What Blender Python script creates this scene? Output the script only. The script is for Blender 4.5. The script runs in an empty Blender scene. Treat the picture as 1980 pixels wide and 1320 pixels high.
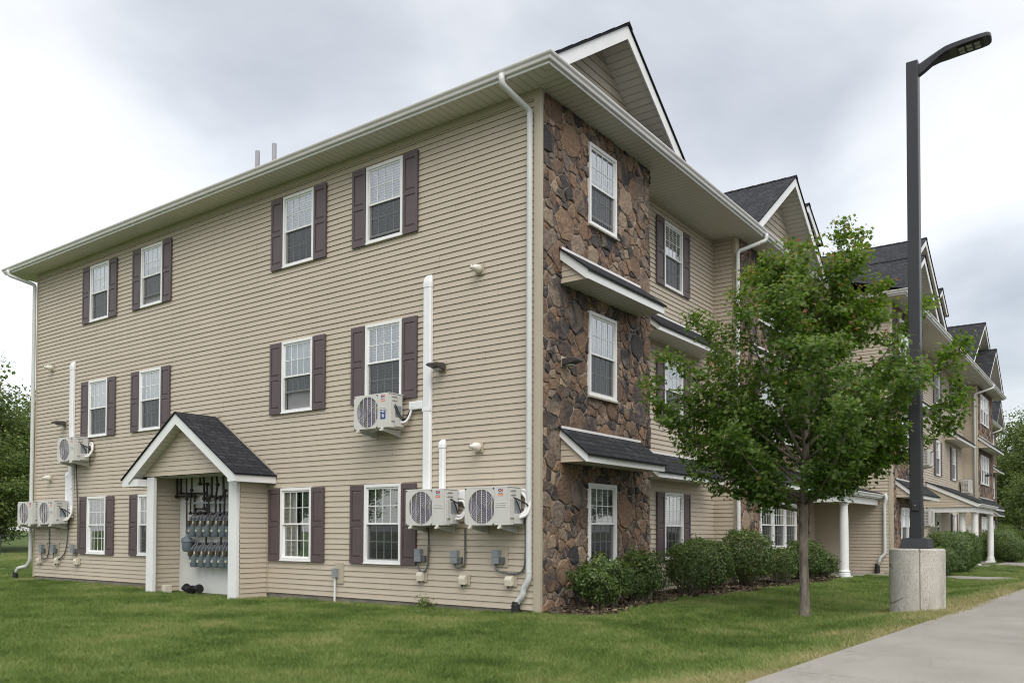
import bpy, bmesh, math, random
import numpy as np
from mathutils import Vector, Matrix, noise

random.seed(7)
rng = np.random.default_rng(7)
R = math.radians
sc = bpy.context.scene
col = sc.collection

# ------------------------------------------------------------------ camera
CAM = Vector((-11.3364, -7.7597, 1.2805))
YAW, PITCH, ROLL = 0.6315, 0.02425, 0.00294
d = Vector((math.cos(YAW) * math.cos(PITCH), math.sin(YAW) * math.cos(PITCH), math.sin(PITCH)))
r0 = Vector((math.sin(YAW), -math.cos(YAW), 0))
u0 = r0.cross(d)
rt = r0 * math.cos(ROLL) + u0 * math.sin(ROLL)
up = u0 * math.cos(ROLL) - r0 * math.sin(ROLL)
cd = bpy.data.cameras.new('camera')
cam = bpy.data.objects.new('camera', cd)
col.objects.link(cam)
cam.matrix_world = Matrix((
    (rt.x, up.x, -d.x, CAM.x), (rt.y, up.y, -d.y, CAM.y), (rt.z, up.z, -d.z, CAM.z), (0, 0, 0, 1)))
cd.sensor_width = 36
cd.lens = 36 * 1630.94 / 1980
cd.shift_y = (987.76 - 660) / 1980
cd.clip_start, cd.clip_end = 0.1, 3000
sc.camera = cam

# ------------------------------------------------------------------ world, sun, exposure
SUN_AZ, SUN_EL = R(226), R(52)      # towards the sun: azimuth counter-clockwise from +X
sc.view_settings.view_transform = 'Standard'
sc.view_settings.look = 'None'
sc.view_settings.gamma = 1
sc.cycles.filter_width = 1.05
sc.view_settings.exposure = 0.46
wd = bpy.data.worlds.new('World')
sc.world = wd
wd.use_nodes = True
nt = wd.node_tree
nt.nodes.clear()


def N(nt, kind, loc=None, **kw):
    n = nt.nodes.new(kind)
    for k, v in kw.items():
        if k.startswith('i_'):
            n.inputs[k[2:]].default_value = v
        else:
            setattr(n, k, v)
    return n


def link(nt, a, ao, b, bi):
    nt.links.new(a.outputs[ao], b.inputs[bi])


def math_node(nt, op, a, b=None, c=None, clamp=False):
    n = nt.nodes.new('ShaderNodeMath')
    n.operation = op
    n.use_clamp = clamp
    for i, v in enumerate((a, b, c)):
        if v is None:
            continue
        if isinstance(v, (int, float)):
            n.inputs[i].default_value = v
        else:
            nt.links.new(v, n.inputs[i])
    return n.outputs[0]


def ramp(nt, fac, stops):
    n = nt.nodes.new('ShaderNodeValToRGB')
    el = n.color_ramp.elements
    while len(el) < len(stops):
        el.new(0.5)
    for e, (p, c) in zip(el, stops):
        e.position = p
        e.color = c if len(c) == 4 else (*c, 1)
    if fac is not None:
        nt.links.new(fac, n.inputs[0])
    return n.outputs[0]


sky = N(nt, 'ShaderNodeTexSky', sky_type='NISHITA', sun_disc=False, sun_elevation=SUN_EL,
        sun_rotation=R(90) - SUN_AZ, dust_density=3.0)
bg1 = N(nt, 'ShaderNodeBackground', i_Strength=0.05)
link(nt, sky, 0, bg1, 'Color')
tc = N(nt, 'ShaderNodeTexCoord')
sep = N(nt, 'ShaderNodeSeparateXYZ')
link(nt, tc, 'Generated', sep, 0)
zc = math_node(nt, 'MAXIMUM', sep.outputs[2], 0.0)
den = math_node(nt, 'ADD', zc, 0.22)
comb = N(nt, 'ShaderNodeCombineXYZ')
nt.links.new(math_node(nt, 'DIVIDE', sep.outputs[0], den), comb.inputs[0])
nt.links.new(math_node(nt, 'DIVIDE', sep.outputs[1], den), comb.inputs[1])
nz = N(nt, 'ShaderNodeTexNoise', i_Scale=1.5, i_Detail=7.0, i_Roughness=0.52, i_Distortion=0.25)
link(nt, comb, 0, nz, 'Vector')


def blob(direction, width):
    v = Vector(direction).normalized()
    dp = N(nt, 'ShaderNodeVectorMath', operation='DOT_PRODUCT')
    link(nt, tc, 'Generated', dp, 0)
    dp.inputs[1].default_value = v
    return math_node(nt, 'SMOOTH_MIN', math_node(nt, 'MULTIPLY', math_node(
        nt, 'SUBTRACT', dp.outputs[1], math.cos(R(width))), 1 / (1 - math.cos(R(width))), clamp=True), 1.0, 0.1)


cl = math_node(nt, 'SUBTRACT', nz.outputs[0], 0.5)
cl = math_node(nt, 'MULTIPLY_ADD', cl, 1.7, 0.80)
for dr, wdt, amt in (((0.53, 0.72, 0.45), 11, -0.26), ((0.67, 0.55, 0.49), 9, -0.16), ((0.83, 0.31, 0.465), 15, -0.36), ((0.967, 0.117, 0.225), 7, -0.55),
                     ((0.39, 0.85, 0.33), 14, 0.30), ((0.924, 0.133, 0.357), 8, 0.32), ((0.91, 0.25, 0.33), 7, 0.15)):
    cl = math_node(nt, 'MULTIPLY_ADD', blob(dr, wdt), amt, cl)
cc = ramp(nt, cl, [(0.0, (0.27, 0.28, 0.283)), (0.42, (0.43, 0.433, 0.43)), (0.72, (0.60, 0.595, 0.585)),
                   (1.0, (0.72, 0.707, 0.69))])
bg2 = N(nt, 'ShaderNodeBackground')
nt.links.new(cc, bg2.inputs[0])
nt.links.new(math_node(nt, 'MULTIPLY_ADD', zc, 0.35, 0.83), bg2.inputs[1])
ads = N(nt, 'ShaderNodeAddShader')
link(nt, bg1, 0, ads, 0)
link(nt, bg2, 0, ads, 1)
wo = N(nt, 'ShaderNodeOutputWorld')
link(nt, ads, 0, wo, 0)

sl = bpy.data.lights.new('sun', 'SUN')
sl.energy = 1.5
sl.angle = R(50)
sl.color = (1.0, 0.965, 0.91)
so = bpy.data.objects.new('sun', sl)
col.objects.link(so)
sdir = Vector((math.cos(SUN_AZ) * math.cos(SUN_EL), math.sin(SUN_AZ) * math.cos(SUN_EL), math.sin(SUN_EL)))
so.rotation_euler = sdir.to_track_quat('Z', 'Y').to_euler()
so.location = (-20, -20, 40)


# ------------------------------------------------------------------ materials
def new_mat(name):
    m = bpy.data.materials.new(name)
    m.use_nodes = True
    t = m.node_tree
    b = t.nodes['Principled BSDF']
    return m, t, b


def coords(t, scale=(1, 1, 1), kind='Object'):
    c = N(t, 'ShaderNodeTexCoord')
    mp = N(t, 'ShaderNodeMapping')
    mp.inputs['Scale'].default_value = scale
    link(t, c, kind, mp, 0)
    return mp.outputs[0]


def bump(t, b, height, strength=0.3, dist=0.01):
    n = N(t, 'ShaderNodeBump', i_Strength=strength, i_Distance=dist)
    t.links.new(height, n.inputs['Height'])
    link(t, n, 0, b, 'Normal')


def simple(name, c, rough=0.5, var=0.12, scale=3.0, bumpy=0.0, bscale=60, metal=0.0, spec=0.5, stretch=(1, 1, 1)):
    m, t, b = new_mat(name)
    v = coords(t, stretch)
    nz = N(t, 'ShaderNodeTexNoise', i_Scale=scale, i_Detail=5.0, i_Roughness=0.65)
    t.links.new(v, nz.inputs['Vector'])
    lo = tuple(x * (1 - var) for x in c)
    hi = tuple(min(1, x * (1 + var)) for x in c)
    t.links.new(ramp(t, nz.outputs[0], [(0.3, lo), (0.7, hi)]), b.inputs['Base Color'])
    b.inputs['Roughness'].default_value = rough
    b.inputs['Metallic'].default_value = metal
    b.inputs['Specular IOR Level'].default_value = spec
    if bumpy:
        n2 = N(t, 'ShaderNodeTexNoise', i_Scale=bscale, i_Detail=3.0)
        t.links.new(v, n2.inputs['Vector'])
        bump(t, b, n2.outputs[0], bumpy, 0.004)
    return m


M = {}


def mat_siding(name, c):
    m, t, b = new_mat(name)
    v = coords(t)
    big = N(t, 'ShaderNodeTexNoise', i_Scale=0.35, i_Detail=4.0, i_Roughness=0.6)
    t.links.new(v, big.inputs['Vector'])
    v2 = coords(t, (0.6, 0.6, 14))
    st = N(t, 'ShaderNodeTexNoise', i_Scale=1.0, i_Detail=3.0)
    t.links.new(v2, st.inputs['Vector'])
    v3 = coords(t, (2.2, 2.2, 0.25))
    dr = N(t, 'ShaderNodeTexNoise', i_Scale=1.0, i_Detail=5.0, i_Roughness=0.7)
    t.links.new(v3, dr.inputs['Vector'])
    f = math_node(t, 'ADD', math_node(t, 'MULTIPLY', big.outputs[0], 0.45),
                  math_node(t, 'ADD', math_node(t, 'MULTIPLY', st.outputs[0], 0.3), math_node(t, 'MULTIPLY', dr.outputs[0], 0.25)))
    cl = ramp(t, f, [(0.34, tuple(x * 0.93 for x in c)), (0.5, c), (0.66, tuple(min(1, x * 1.05) for x in c))])
    t.links.new(cl, b.inputs['Base Color'])
    b.inputs['Roughness'].default_value = 0.55
    b.inputs['Specular IOR Level'].default_value = 0.35
    wv = N(t, 'ShaderNodeTexNoise', i_Scale=2.2, i_Detail=2.0)
    t.links.new(coords(t, (1, 1, 1.5)), wv.inputs['Vector'])
    wg = N(t, 'ShaderNodeTexNoise', i_Scale=1.0, i_Detail=4.0)
    t.links.new(coords(t, (8, 8, 160)), wg.inputs['Vector'])
    bump(t, b, math_node(t, 'MULTIPLY_ADD', wg.outputs[0], 0.06, wv.outputs[0]), 0.35, 0.02)
    return m


M['siding'] = mat_siding('vinyl siding', (0.482, 0.422, 0.338))
M['shake'] = mat_siding('shake siding', (0.43, 0.385, 0.315))
M['trimtan'] = simple('tan corner post', (0.42, 0.375, 0.29), 0.5, 0.05)
M['white'] = simple('white aluminium trim', (0.74, 0.75, 0.75), 0.42, 0.06, 1.3)
M['vinyl'] = simple('white vinyl', (0.78, 0.785, 0.78), 0.4, 0.03, 2)
M['gutter'] = simple('gutter aluminium', (0.72, 0.70, 0.695), 0.33, 0.08, 1.2)
M['spout'] = simple('painted downspout aluminium', (0.56, 0.58, 0.565), 0.38, 0.07, 1.5)
M['ventgrey'] = simple('weathered vent pipe', (0.34, 0.34, 0.37), 0.5, 0.1)
M['pvc'] = simple('white duct plastic', (0.76, 0.775, 0.79), 0.35, 0.05, 2.5)
M['shutter'] = simple('mauve brown shutter', (0.095, 0.070, 0.074), 0.5, 0.10, 6, 0.25, 90, stretch=(3, 3, 0.6))
M['concrete'] = simple('foundation concrete', (0.20, 0.185, 0.155), 0.9, 0.3, 3, 0.5, 40)
M['black'] = simple('black plastic', (0.012, 0.012, 0.013), 0.5, 0.2)
M['rubber'] = simple('black cable', (0.02, 0.02, 0.021), 0.6, 0.2)
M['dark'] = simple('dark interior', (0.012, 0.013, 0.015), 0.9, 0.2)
M['bronze'] = simple('dark bronze lamp metal', (0.055, 0.05, 0.047), 0.45, 0.15)
M['casing'] = simple('beige painted steel', (0.56, 0.56, 0.53), 0.4, 0.05, 2.5)
M['casing2'] = simple('beige plastic cover', (0.50, 0.50, 0.475), 0.45, 0.05, 2.5)
M['bars'] = simple('light grille wire', (0.66, 0.64, 0.60), 0.4, 0.03)
M['fan'] = simple('purple grey fan blade', (0.125, 0.115, 0.165), 0.45, 0.15)
M['fandark'] = simple('dim opening shade', (0.15, 0.14, 0.14), 0.7, 0.25, 8)
M['hose'] = simple('white pipe insulation', (0.70, 0.70, 0.69), 0.7, 0.1, 9)
M['grey'] = simple('grey electrical box', (0.24, 0.265, 0.285), 0.5, 0.08)
M['greydk'] = simple('dark grey conduit', (0.10, 0.105, 0.11), 0.5, 0.1)
M['cream'] = simple('cream outlet cover', (0.60, 0.565, 0.47), 0.45, 0.06)
M['ventwhite'] = simple('off white vent plastic', (0.66, 0.64, 0.57), 0.45, 0.06)
M['meter'] = simple('blue grey meter paint', (0.135, 0.170, 0.195), 0.5, 0.12, 8)
M['metertop'] = simple('grey cast meter top', (0.13, 0.145, 0.165), 0.5, 0.2, 9)
M['metercap'] = simple('cream meter cap', (0.50, 0.48, 0.36), 0.5, 0.08)
M['meterindex'] = simple('brown index window', (0.045, 0.036, 0.028), 0.3, 0.2)
M['ironpipe'] = simple('black iron pipe', (0.022, 0.018, 0.017), 0.5, 0.3, 10)
M['panel'] = simple('white painted board', (0.62, 0.635, 0.62), 0.7, 0.06, 1.2)
M['polepaint'] = simple('charcoal pole paint', (0.022, 0.023, 0.027), 0.38, 0.12, 2)
M['led'] = simple('led lens', (0.36, 0.36, 0.32), 0.25, 0.15, 20)
M['blue'] = simple('blue print', (0.02, 0.05, 0.22), 0.5, 0.0)
M['red'] = simple('red print', (0.50, 0.03, 0.04), 0.5, 0.0)
M['orange'] = simple('orange print', (0.72, 0.17, 0.06), 0.5, 0.0)
M['paper'] = simple('white print', (0.75, 0.75, 0.73), 0.5, 0.0)
M['mulch'] = simple('brown mulch', (0.060, 0.043, 0.030), 0.95, 0.55, 9, 1.0, 35)
M['bark'] = simple('grey brown bark', (0.150, 0.128, 0.102), 0.9, 0.65, 9, 1.0, 28, stretch=(2.5, 2.5, 0.6))
M['column'] = simple('white column', (0.70, 0.71, 0.70), 0.5, 0.07, 2)
M['brownlamp'] = simple('brown lantern', (0.08, 0.045, 0.03), 0.5, 0.2)
M['fence'] = simple('dark green chain link', (0.035, 0.045, 0.04), 0.5, 0.1)
M['road'] = simple('asphalt', (0.052, 0.052, 0.053), 0.9, 0.25, 2, 0.6, 120)
M['stoneslab'] = simple('pale flat stone', (0.36, 0.33, 0.28), 0.9, 0.2, 8, 0.5, 40)


def mat_soffit():
    m, t, b = new_mat('vented vinyl soffit')
    uv = N(t, 'ShaderNodeUVMap')
    sp = N(t, 'ShaderNodeSeparateXYZ')
    link(t, uv, 0, sp, 0)
    fr = math_node(t, 'FRACT', math_node(t, 'DIVIDE', sp.outputs[0], 0.152))
    groove = math_node(t, 'LESS_THAN', math_node(t, 'ABSOLUTE', math_node(t, 'SUBTRACT', fr, 0.5)), 0.07)
    t.links.new(ramp(t, groove, [(0.0, (0.67, 0.64, 0.58)), (1.0, (0.46, 0.44, 0.39))]), b.inputs['Base Color'])  # groove shading is also put into the colour, darker than the panel
    b.inputs['Roughness'].default_value = 0.5
    bump(t, b, math_node(t, 'MULTIPLY', groove, -1.0), 0.9, 0.012)
    return m


def mat_shingle():
    m, t, b = new_mat('charcoal shingles')
    uv = N(t, 'ShaderNodeUVMap')
    br = N(t, 'ShaderNodeTexBrick', offset=0.37, squash=0.62, squash_frequency=3)
    link(t, uv, 0, br, 'Vector')
    br.inputs['Color1'].default_value = (0.022, 0.024, 0.028, 1)
    br.inputs['Color2'].default_value = (0.046, 0.048, 0.054, 1)
    br.inputs['Mortar'].default_value = (0.011, 0.012, 0.014, 1)
    br.inputs['Scale'].default_value = 1
    br.inputs['Mortar Size'].default_value = 0.012
    br.inputs['Brick Width'].default_value = 0.26
    br.inputs['Row Height'].default_value = 0.14
    nz = N(t, 'ShaderNodeTexNoise', i_Scale=55.0, i_Detail=4.0)
    link(t, uv, 0, nz, 'Vector')
    n2 = N(t, 'ShaderNodeTexNoise', i_Scale=0.8, i_Detail=4.0)
    link(t, uv, 0, n2, 'Vector')
    k = math_node(t, 'MULTIPLY', math_node(t, 'MULTIPLY_ADD', nz.outputs[0], 1.0, 0.5), math_node(t, 'MULTIPLY_ADD', n2.outputs[0], 0.7, 0.65))
    mx = N(t, 'ShaderNodeMix', data_type='RGBA', blend_type='MULTIPLY', i_Factor=1.0)
    link(t, br, 0, mx, 6)
    cb = N(t, 'ShaderNodeCombineColor')
    for i in range(3):
        t.links.new(k, cb.inputs[i])
    link(t, cb, 0, mx, 7)
    link(t, mx, 2, b, 'Base Color')
    b.inputs['Roughness'].default_value = 0.92
    b.inputs['Specular IOR Level'].default_value = 0.2
    sp = N(t, 'ShaderNodeSeparateXYZ')
    link(t, uv, 0, sp, 0)
    saw = math_node(t, 'SUBTRACT', 1.0, math_node(t, 'FRACT', math_node(t, 'DIVIDE', sp.outputs[1], 0.14)))
    bump(t, b, math_node(t, 'ADD', saw, math_node(t, 'MULTIPLY', nz.outputs[0], 0.3)), 0.7, 0.012)
    return m


def mat_stone():
    m, t, b = new_mat('cultured field stone')
    at = N(t, 'ShaderNodeAttribute', attribute_name='tint')
    sp = N(t, 'ShaderNodeSeparateColor')
    link(t, at, 'Color', sp, 0)
    v = coords(t)
    mp = N(t, 'ShaderNodeVectorMath', operation='ADD')
    t.links.new(v, mp.inputs[0])
    off = N(t, 'ShaderNodeCombineXYZ')
    t.links.new(math_node(t, 'MULTIPLY', sp.outputs[1], 37.0), off.inputs[0])
    t.links.new(math_node(t, 'MULTIPLY', sp.outputs[1], 17.0), off.inputs[2])
    link(t, off, 0, mp, 1)
    nz = N(t, 'ShaderNodeTexNoise', i_Scale=2.6, i_Detail=5.0, i_Roughness=0.6, i_Distortion=0.6)
    link(t, mp, 0, nz, 'Vector')
    brown = ramp(t, sp.outputs[0], [(0.0, (0.145, 0.094, 0.066)), (0.3, (0.205, 0.126, 0.078)), (0.5, (0.255, 0.165, 0.105)),
                                    (0.68, (0.165, 0.130, 0.105)), (0.85, (0.26, 0.195, 0.14)), (1.0, (0.34, 0.245, 0.165))])
    dark = ramp(t, sp.outputs[1], [(0.0, (0.040, 0.036, 0.038)), (1.0, (0.075, 0.060, 0.056))])
    fac = math_node(t, 'MULTIPLY', math_node(t, 'SUBTRACT', math_node(t, 'ADD', nz.outputs[0], math_node(
        t, 'MULTIPLY', sp.outputs[2], 0.42)), 0.66), 5.5, clamp=True)
    mx = N(t, 'ShaderNodeMix', data_type='RGBA')
    t.links.new(fac, mx.inputs[0])
    t.links.new(brown, mx.inputs[6])
    t.links.new(dark, mx.inputs[7])
    n2 = N(t, 'ShaderNodeTexNoise', i_Scale=16.0, i_Detail=6.0, i_Roughness=0.72)
    link(t, mp, 0, n2, 'Vector')
    sp2 = ramp(t, n2.outputs[0], [(0.28, (0.53, 0.53, 0.54)), (0.5, (0.97, 1.0, 1.04)), (0.72, (1.52, 1.47, 1.42))])
    m2 = N(t, 'ShaderNodeMix', data_type='RGBA', blend_type='MULTIPLY', i_Factor=1.0)
    link(t, mx, 2, m2, 6)
    t.links.new(sp2, m2.inputs[7])
    link(t, m2, 2, b, 'Base Color')
    b.inputs['Roughness'].default_value = 0.85
    n3 = N(t, 'ShaderNodeTexNoise', i_Scale=9.0, i_Detail=8.0, i_Roughness=0.65)
    link(t, mp, 0, n3, 'Vector')
    bump(t, b, n3.outputs[0], 1.0, 0.05)
    return m


def mat_leaf(name, stops, trans=0.30, rough=0.45):
    m, t, b = new_mat(name)
    at = N(t, 'ShaderNodeAttribute', attribute_name='tint')
    c = ramp(t, at.outputs['Fac'], stops)
    t.links.new(c, b.inputs['Base Color'])
    b.inputs['Roughness'].default_value = rough
    b.inputs['Specular IOR Level'].default_value = 0.4
    tr = N(t, 'ShaderNodeBsdfTranslucent')
    hs = N(t, 'ShaderNodeHueSaturation', i_Saturation=1.15, i_Value=1.5)
    t.links.new(c, hs.inputs['Color'])
    link(t, hs, 0, tr, 0)
    mx = N(t, 'ShaderNodeMixShader', i_Fac=trans)
    link(t, b, 0, mx, 1)
    link(t, tr, 0, mx, 2)
    link(t, mx, 0, t.nodes['Material Output'], 0)
    return m


def mat_glass():
    m, t, b = new_mat('window glass')
    t.nodes.remove(b)
    gl = N(t, 'ShaderNodeBsdfGlossy', i_Roughness=0.01)
    gl.inputs['Color'].default_value = (0.93, 0.96, 0.97, 1)
    tp = N(t, 'ShaderNodeBsdfTransparent')
    tp.inputs['Color'].default_value = (0.92, 0.96, 0.95, 1)
    fr = N(t, 'ShaderNodeFresnel', i_IOR=1.55)
    wv = N(t, 'ShaderNodeTexNoise', i_Scale=1.6, i_Detail=1.0)
    t.links.new(coords(t), wv.inputs['Vector'])
    bp = N(t, 'ShaderNodeBump', i_Strength=0.05, i_Distance=0.02)
    link(t, wv, 0, bp, 'Height')
    link(t, bp, 0, gl, 'Normal')
    f2 = math_node(t, 'MULTIPLY_ADD', fr.outputs[0], 2.0, 0.20, clamp=True)
    mx = N(t, 'ShaderNodeMixShader')
    t.links.new(f2, mx.inputs[0])
    link(t, tp, 0, mx, 1)
    link(t, gl, 0, mx, 2)
    link(t, mx, 0, t.nodes['Material Output'], 0)
    return m


def mat_screen():
    m, t, b = new_mat('insect screen')
    b.inputs['Base Color'].default_value = (0.02, 0.022, 0.025, 1)
    b.inputs['Roughness'].default_value = 0.6
    tp = N(t, 'ShaderNodeBsdfTransparent')
    mx = N(t, 'ShaderNodeMixShader', i_Fac=0.44)
    link(t, b, 0, mx, 1)
    link(t, tp, 0, mx, 2)
    link(t, mx, 0, t.nodes['Material Output'], 0)
    return m


def mat_ground():
    m, t, b = new_mat('lawn soil and turf')
    v = coords(t)
    n1 = N(t, 'ShaderNodeTexNoise', i_Scale=0.45, i_Detail=6.0, i_Roughness=0.6)
    t.links.new(v, n1.inputs['Vector'])
    n2 = N(t, 'ShaderNodeTexNoise', i_Scale=14.0, i_Detail=6.0, i_Roughness=0.7)
    t.links.new(v, n2.inputs['Vector'])
    f = math_node(t, 'ADD', math_node(t, 'MULTIPLY', n1.outputs[0], 0.55), math_node(t, 'MULTIPLY', n2.outputs[0], 0.45))
    c = ramp(t, f, [(0.32, (0.050, 0.074, 0.022)), (0.5, (0.080, 0.118, 0.034)), (0.68, (0.15, 0.16, 0.062))])
    t.links.new(c, b.inputs['Base Color'])
    b.inputs['Roughness'].default_value = 1.0
    b.inputs['Specular IOR Level'].default_value = 0.1
    bump(t, b, n2.outputs[0], 0.6, 0.05)
    return m


def mat_grass():
    m, t, b = new_mat('grass blades')
    g = N(t, 'ShaderNodeNewGeometry')
    oi = N(t, 'ShaderNodeObjectInfo')
    n1 = N(t, 'ShaderNodeTexNoise', i_Scale=0.55, i_Detail=5.0, i_Roughness=0.6)
    link(t, g, 'Position', n1, 'Vector')
    n2 = N(t, 'ShaderNodeTexNoise', i_Scale=3.5, i_Detail=3.0)
    link(t, g, 'Position', n2, 'Vector')
    at = N(t, 'ShaderNodeAttribute', attribute_name='dry', attribute_type='INSTANCER')
    f = math_node(t, 'ADD', math_node(t, 'MULTIPLY_ADD', n1.outputs[0], 0.85, -0.115),
                  math_node(t, 'ADD', math_node(t, 'MULTIPLY', n2.outputs[0], 0.28), math_node(t, 'MULTIPLY', oi.outputs['Random'], 0.12)))
    f = math_node(t, 'ADD', f, math_node(t, 'MULTIPLY', at.outputs['Fac'], 0.35))
    c = ramp(t, f, [(0.36, (0.070, 0.116, 0.024)), (0.46, (0.122, 0.190, 0.040)), (0.55, (0.180, 0.252, 0.066)), (0.66, (0.275, 0.305, 0.110)),
                    (0.85, (0.42, 0.37, 0.19))])
    t.links.new(c, b.inputs['Base Color'])
    b.inputs['Roughness'].default_value = 0.6
    b.inputs['Specular IOR Level'].default_value = 0.25
    tr = N(t, 'ShaderNodeBsdfTranslucent')
    t.links.new(c, tr.inputs[0])
    mx = N(t, 'ShaderNodeMixShader', i_Fac=0.3)
    link(t, b, 0, mx, 1)
    link(t, tr, 0, mx, 2)
    link(t, mx, 0, t.nodes['Material Output'], 0)
    return m


def mat_walk(name, c, crack=True):
    m, t, b = new_mat(name)
    v = coords(t)
    n1 = N(t, 'ShaderNodeTexNoise', i_Scale=1.1, i_Detail=6.0, i_Roughness=0.65)
    t.links.new(v, n1.inputs['Vector'])
    n2 = N(t, 'ShaderNodeTexNoise', i_Scale=42.0, i_Detail=5.0, i_Roughness=0.7)
    t.links.new(v, n2.inputs['Vector'])
    f = math_node(t, 'ADD', math_node(t, 'MULTIPLY', n1.outputs[0], 0.6), math_node(t, 'MULTIPLY', n2.outputs[0], 0.4))
    cc = ramp(t, f, [(0.3, tuple(x * 0.72 for x in c)), (0.5, c), (0.7, tuple(x * 1.18 for x in c))])
    v3 = coords(t, (1, 1, 0.35))
    n3 = N(t, 'ShaderNodeTexNoise', i_Scale=2.2, i_Detail=4.0)
    t.links.new(v3, n3.inputs['Vector'])
    src = cc
    sp_ = N(t, 'ShaderNodeTexNoise', i_Scale=85.0, i_Detail=3.0)
    t.links.new(v, sp_.inputs['Vector'])
    pit = ramp(t, sp_.outputs[0], [(0.36, (0.42, 0.41, 0.39)), (0.45, (1, 1, 1)), (0.58, (1, 1, 1)), (0.68, (1.45, 1.43, 1.40))])
    mp_ = N(t, 'ShaderNodeMix', data_type='RGBA', blend_type='MULTIPLY', i_Factor=1.0)
    t.links.new(cc, mp_.inputs[6])
    t.links.new(pit, mp_.inputs[7])
    cc = src = mp_.outputs[2]
    if crack:
        stn = N(t, 'ShaderNodeTexNoise', i_Scale=1.0, i_Detail=6.0, i_Roughness=0.7)
        t.links.new(coords(t, (5, 5, 1.4)), stn.inputs['Vector'])
        sr = ramp(t, stn.outputs[0], [(0.32, (0.70, 0.67, 0.63)), (0.46, (0.95, 0.94, 0.92)), (0.6, (1.05, 1.05, 1.04))])
        ms = N(t, 'ShaderNodeMix', data_type='RGBA', blend_type='MULTIPLY', i_Factor=1.0)
        t.links.new(cc, ms.inputs[6])
        t.links.new(sr, ms.inputs[7])
        cc = ms.outputs[2]
        vo = N(t, 'ShaderNodeTexVoronoi', feature='DISTANCE_TO_EDGE', i_Scale=2.3)
        dv = N(t, 'ShaderNodeVectorMath', operation='MULTIPLY_ADD')
        link(t, n2, 'Color', dv, 0)
        dv.inputs[1].default_value = (0.12, 0.12, 0.12)
        t.links.new(v, dv.inputs[2])
        link(t, dv, 0, vo, 'Vector')
        ln = math_node(t, 'MULTIPLY', math_node(t, 'LESS_THAN', vo.outputs[0], 0.020), math_node(t, 'GREATER_THAN', n3.outputs[0], 0.50))
        mx = N(t, 'ShaderNodeMix', data_type='RGBA')
        t.links.new(ln, mx.inputs[0])
        t.links.new(cc, mx.inputs[6])
        mx.inputs[7].default_value = (0.075, 0.066, 0.055, 1)
        src = mx.outputs[2]
    t.links.new(src, b.inputs['Base Color'])
    b.inputs['Roughness'].default_value = 0.9
    bump(t, b, n2.outputs[0], 0.5, 0.006)
    return m


M['soffit'] = mat_soffit()
M['shingle'] = mat_shingle()
M['stone'] = mat_stone()
M['mortar'] = simple('grey mortar', (0.36, 0.31, 0.26), 0.95, 0.2, 12, 0.6, 60)
M['glass'] = mat_glass()
M['screen'] = mat_screen()
M['ground'] = mat_ground()
M['grass'] = mat_grass()
M['walk'] = mat_walk('path concrete', (0.278, 0.262, 0.234), False)
M['base'] = mat_walk('old cast concrete', (0.46, 0.44, 0.40))
M['blind'] = simple('white blind', (0.88, 0.88, 0.90), 0.6, 0.05, 2)
M['curtain'] = simple('lace curtain', (0.52, 0.53, 0.56), 0.8, 0.25, 14)
M['greencurtain'] = simple('pale green blind', (0.34, 0.40, 0.34), 0.7, 0.12, 3)
M['maple'] = mat_leaf('maple leaf', [(0.0, (0.040, 0.086, 0.016)), (0.35, (0.084, 0.155, 0.028)), (0.65, (0.140, 0.215, 0.042)),
                                     (0.83, (0.20, 0.255, 0.060)), (0.92, (0.29, 0.18, 0.07)), (1.0, (0.32, 0.125, 0.07))], 0.5)
M['shrub'] = mat_leaf('shrub leaf', [(0.0, (0.034, 0.062, 0.016)), (0.5, (0.066, 0.112, 0.026)), (0.85, (0.125, 0.180, 0.042)), (1.0, (0.20, 0.24, 0.070))], 0.25)
M['wood'] = mat_leaf('woodland leaf', [(0.0, (0.055, 0.092, 0.024)), (0.5, (0.115, 0.165, 0.040)), (1.0, (0.20, 0.24, 0.068))], 0.35, 0.6)


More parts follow.
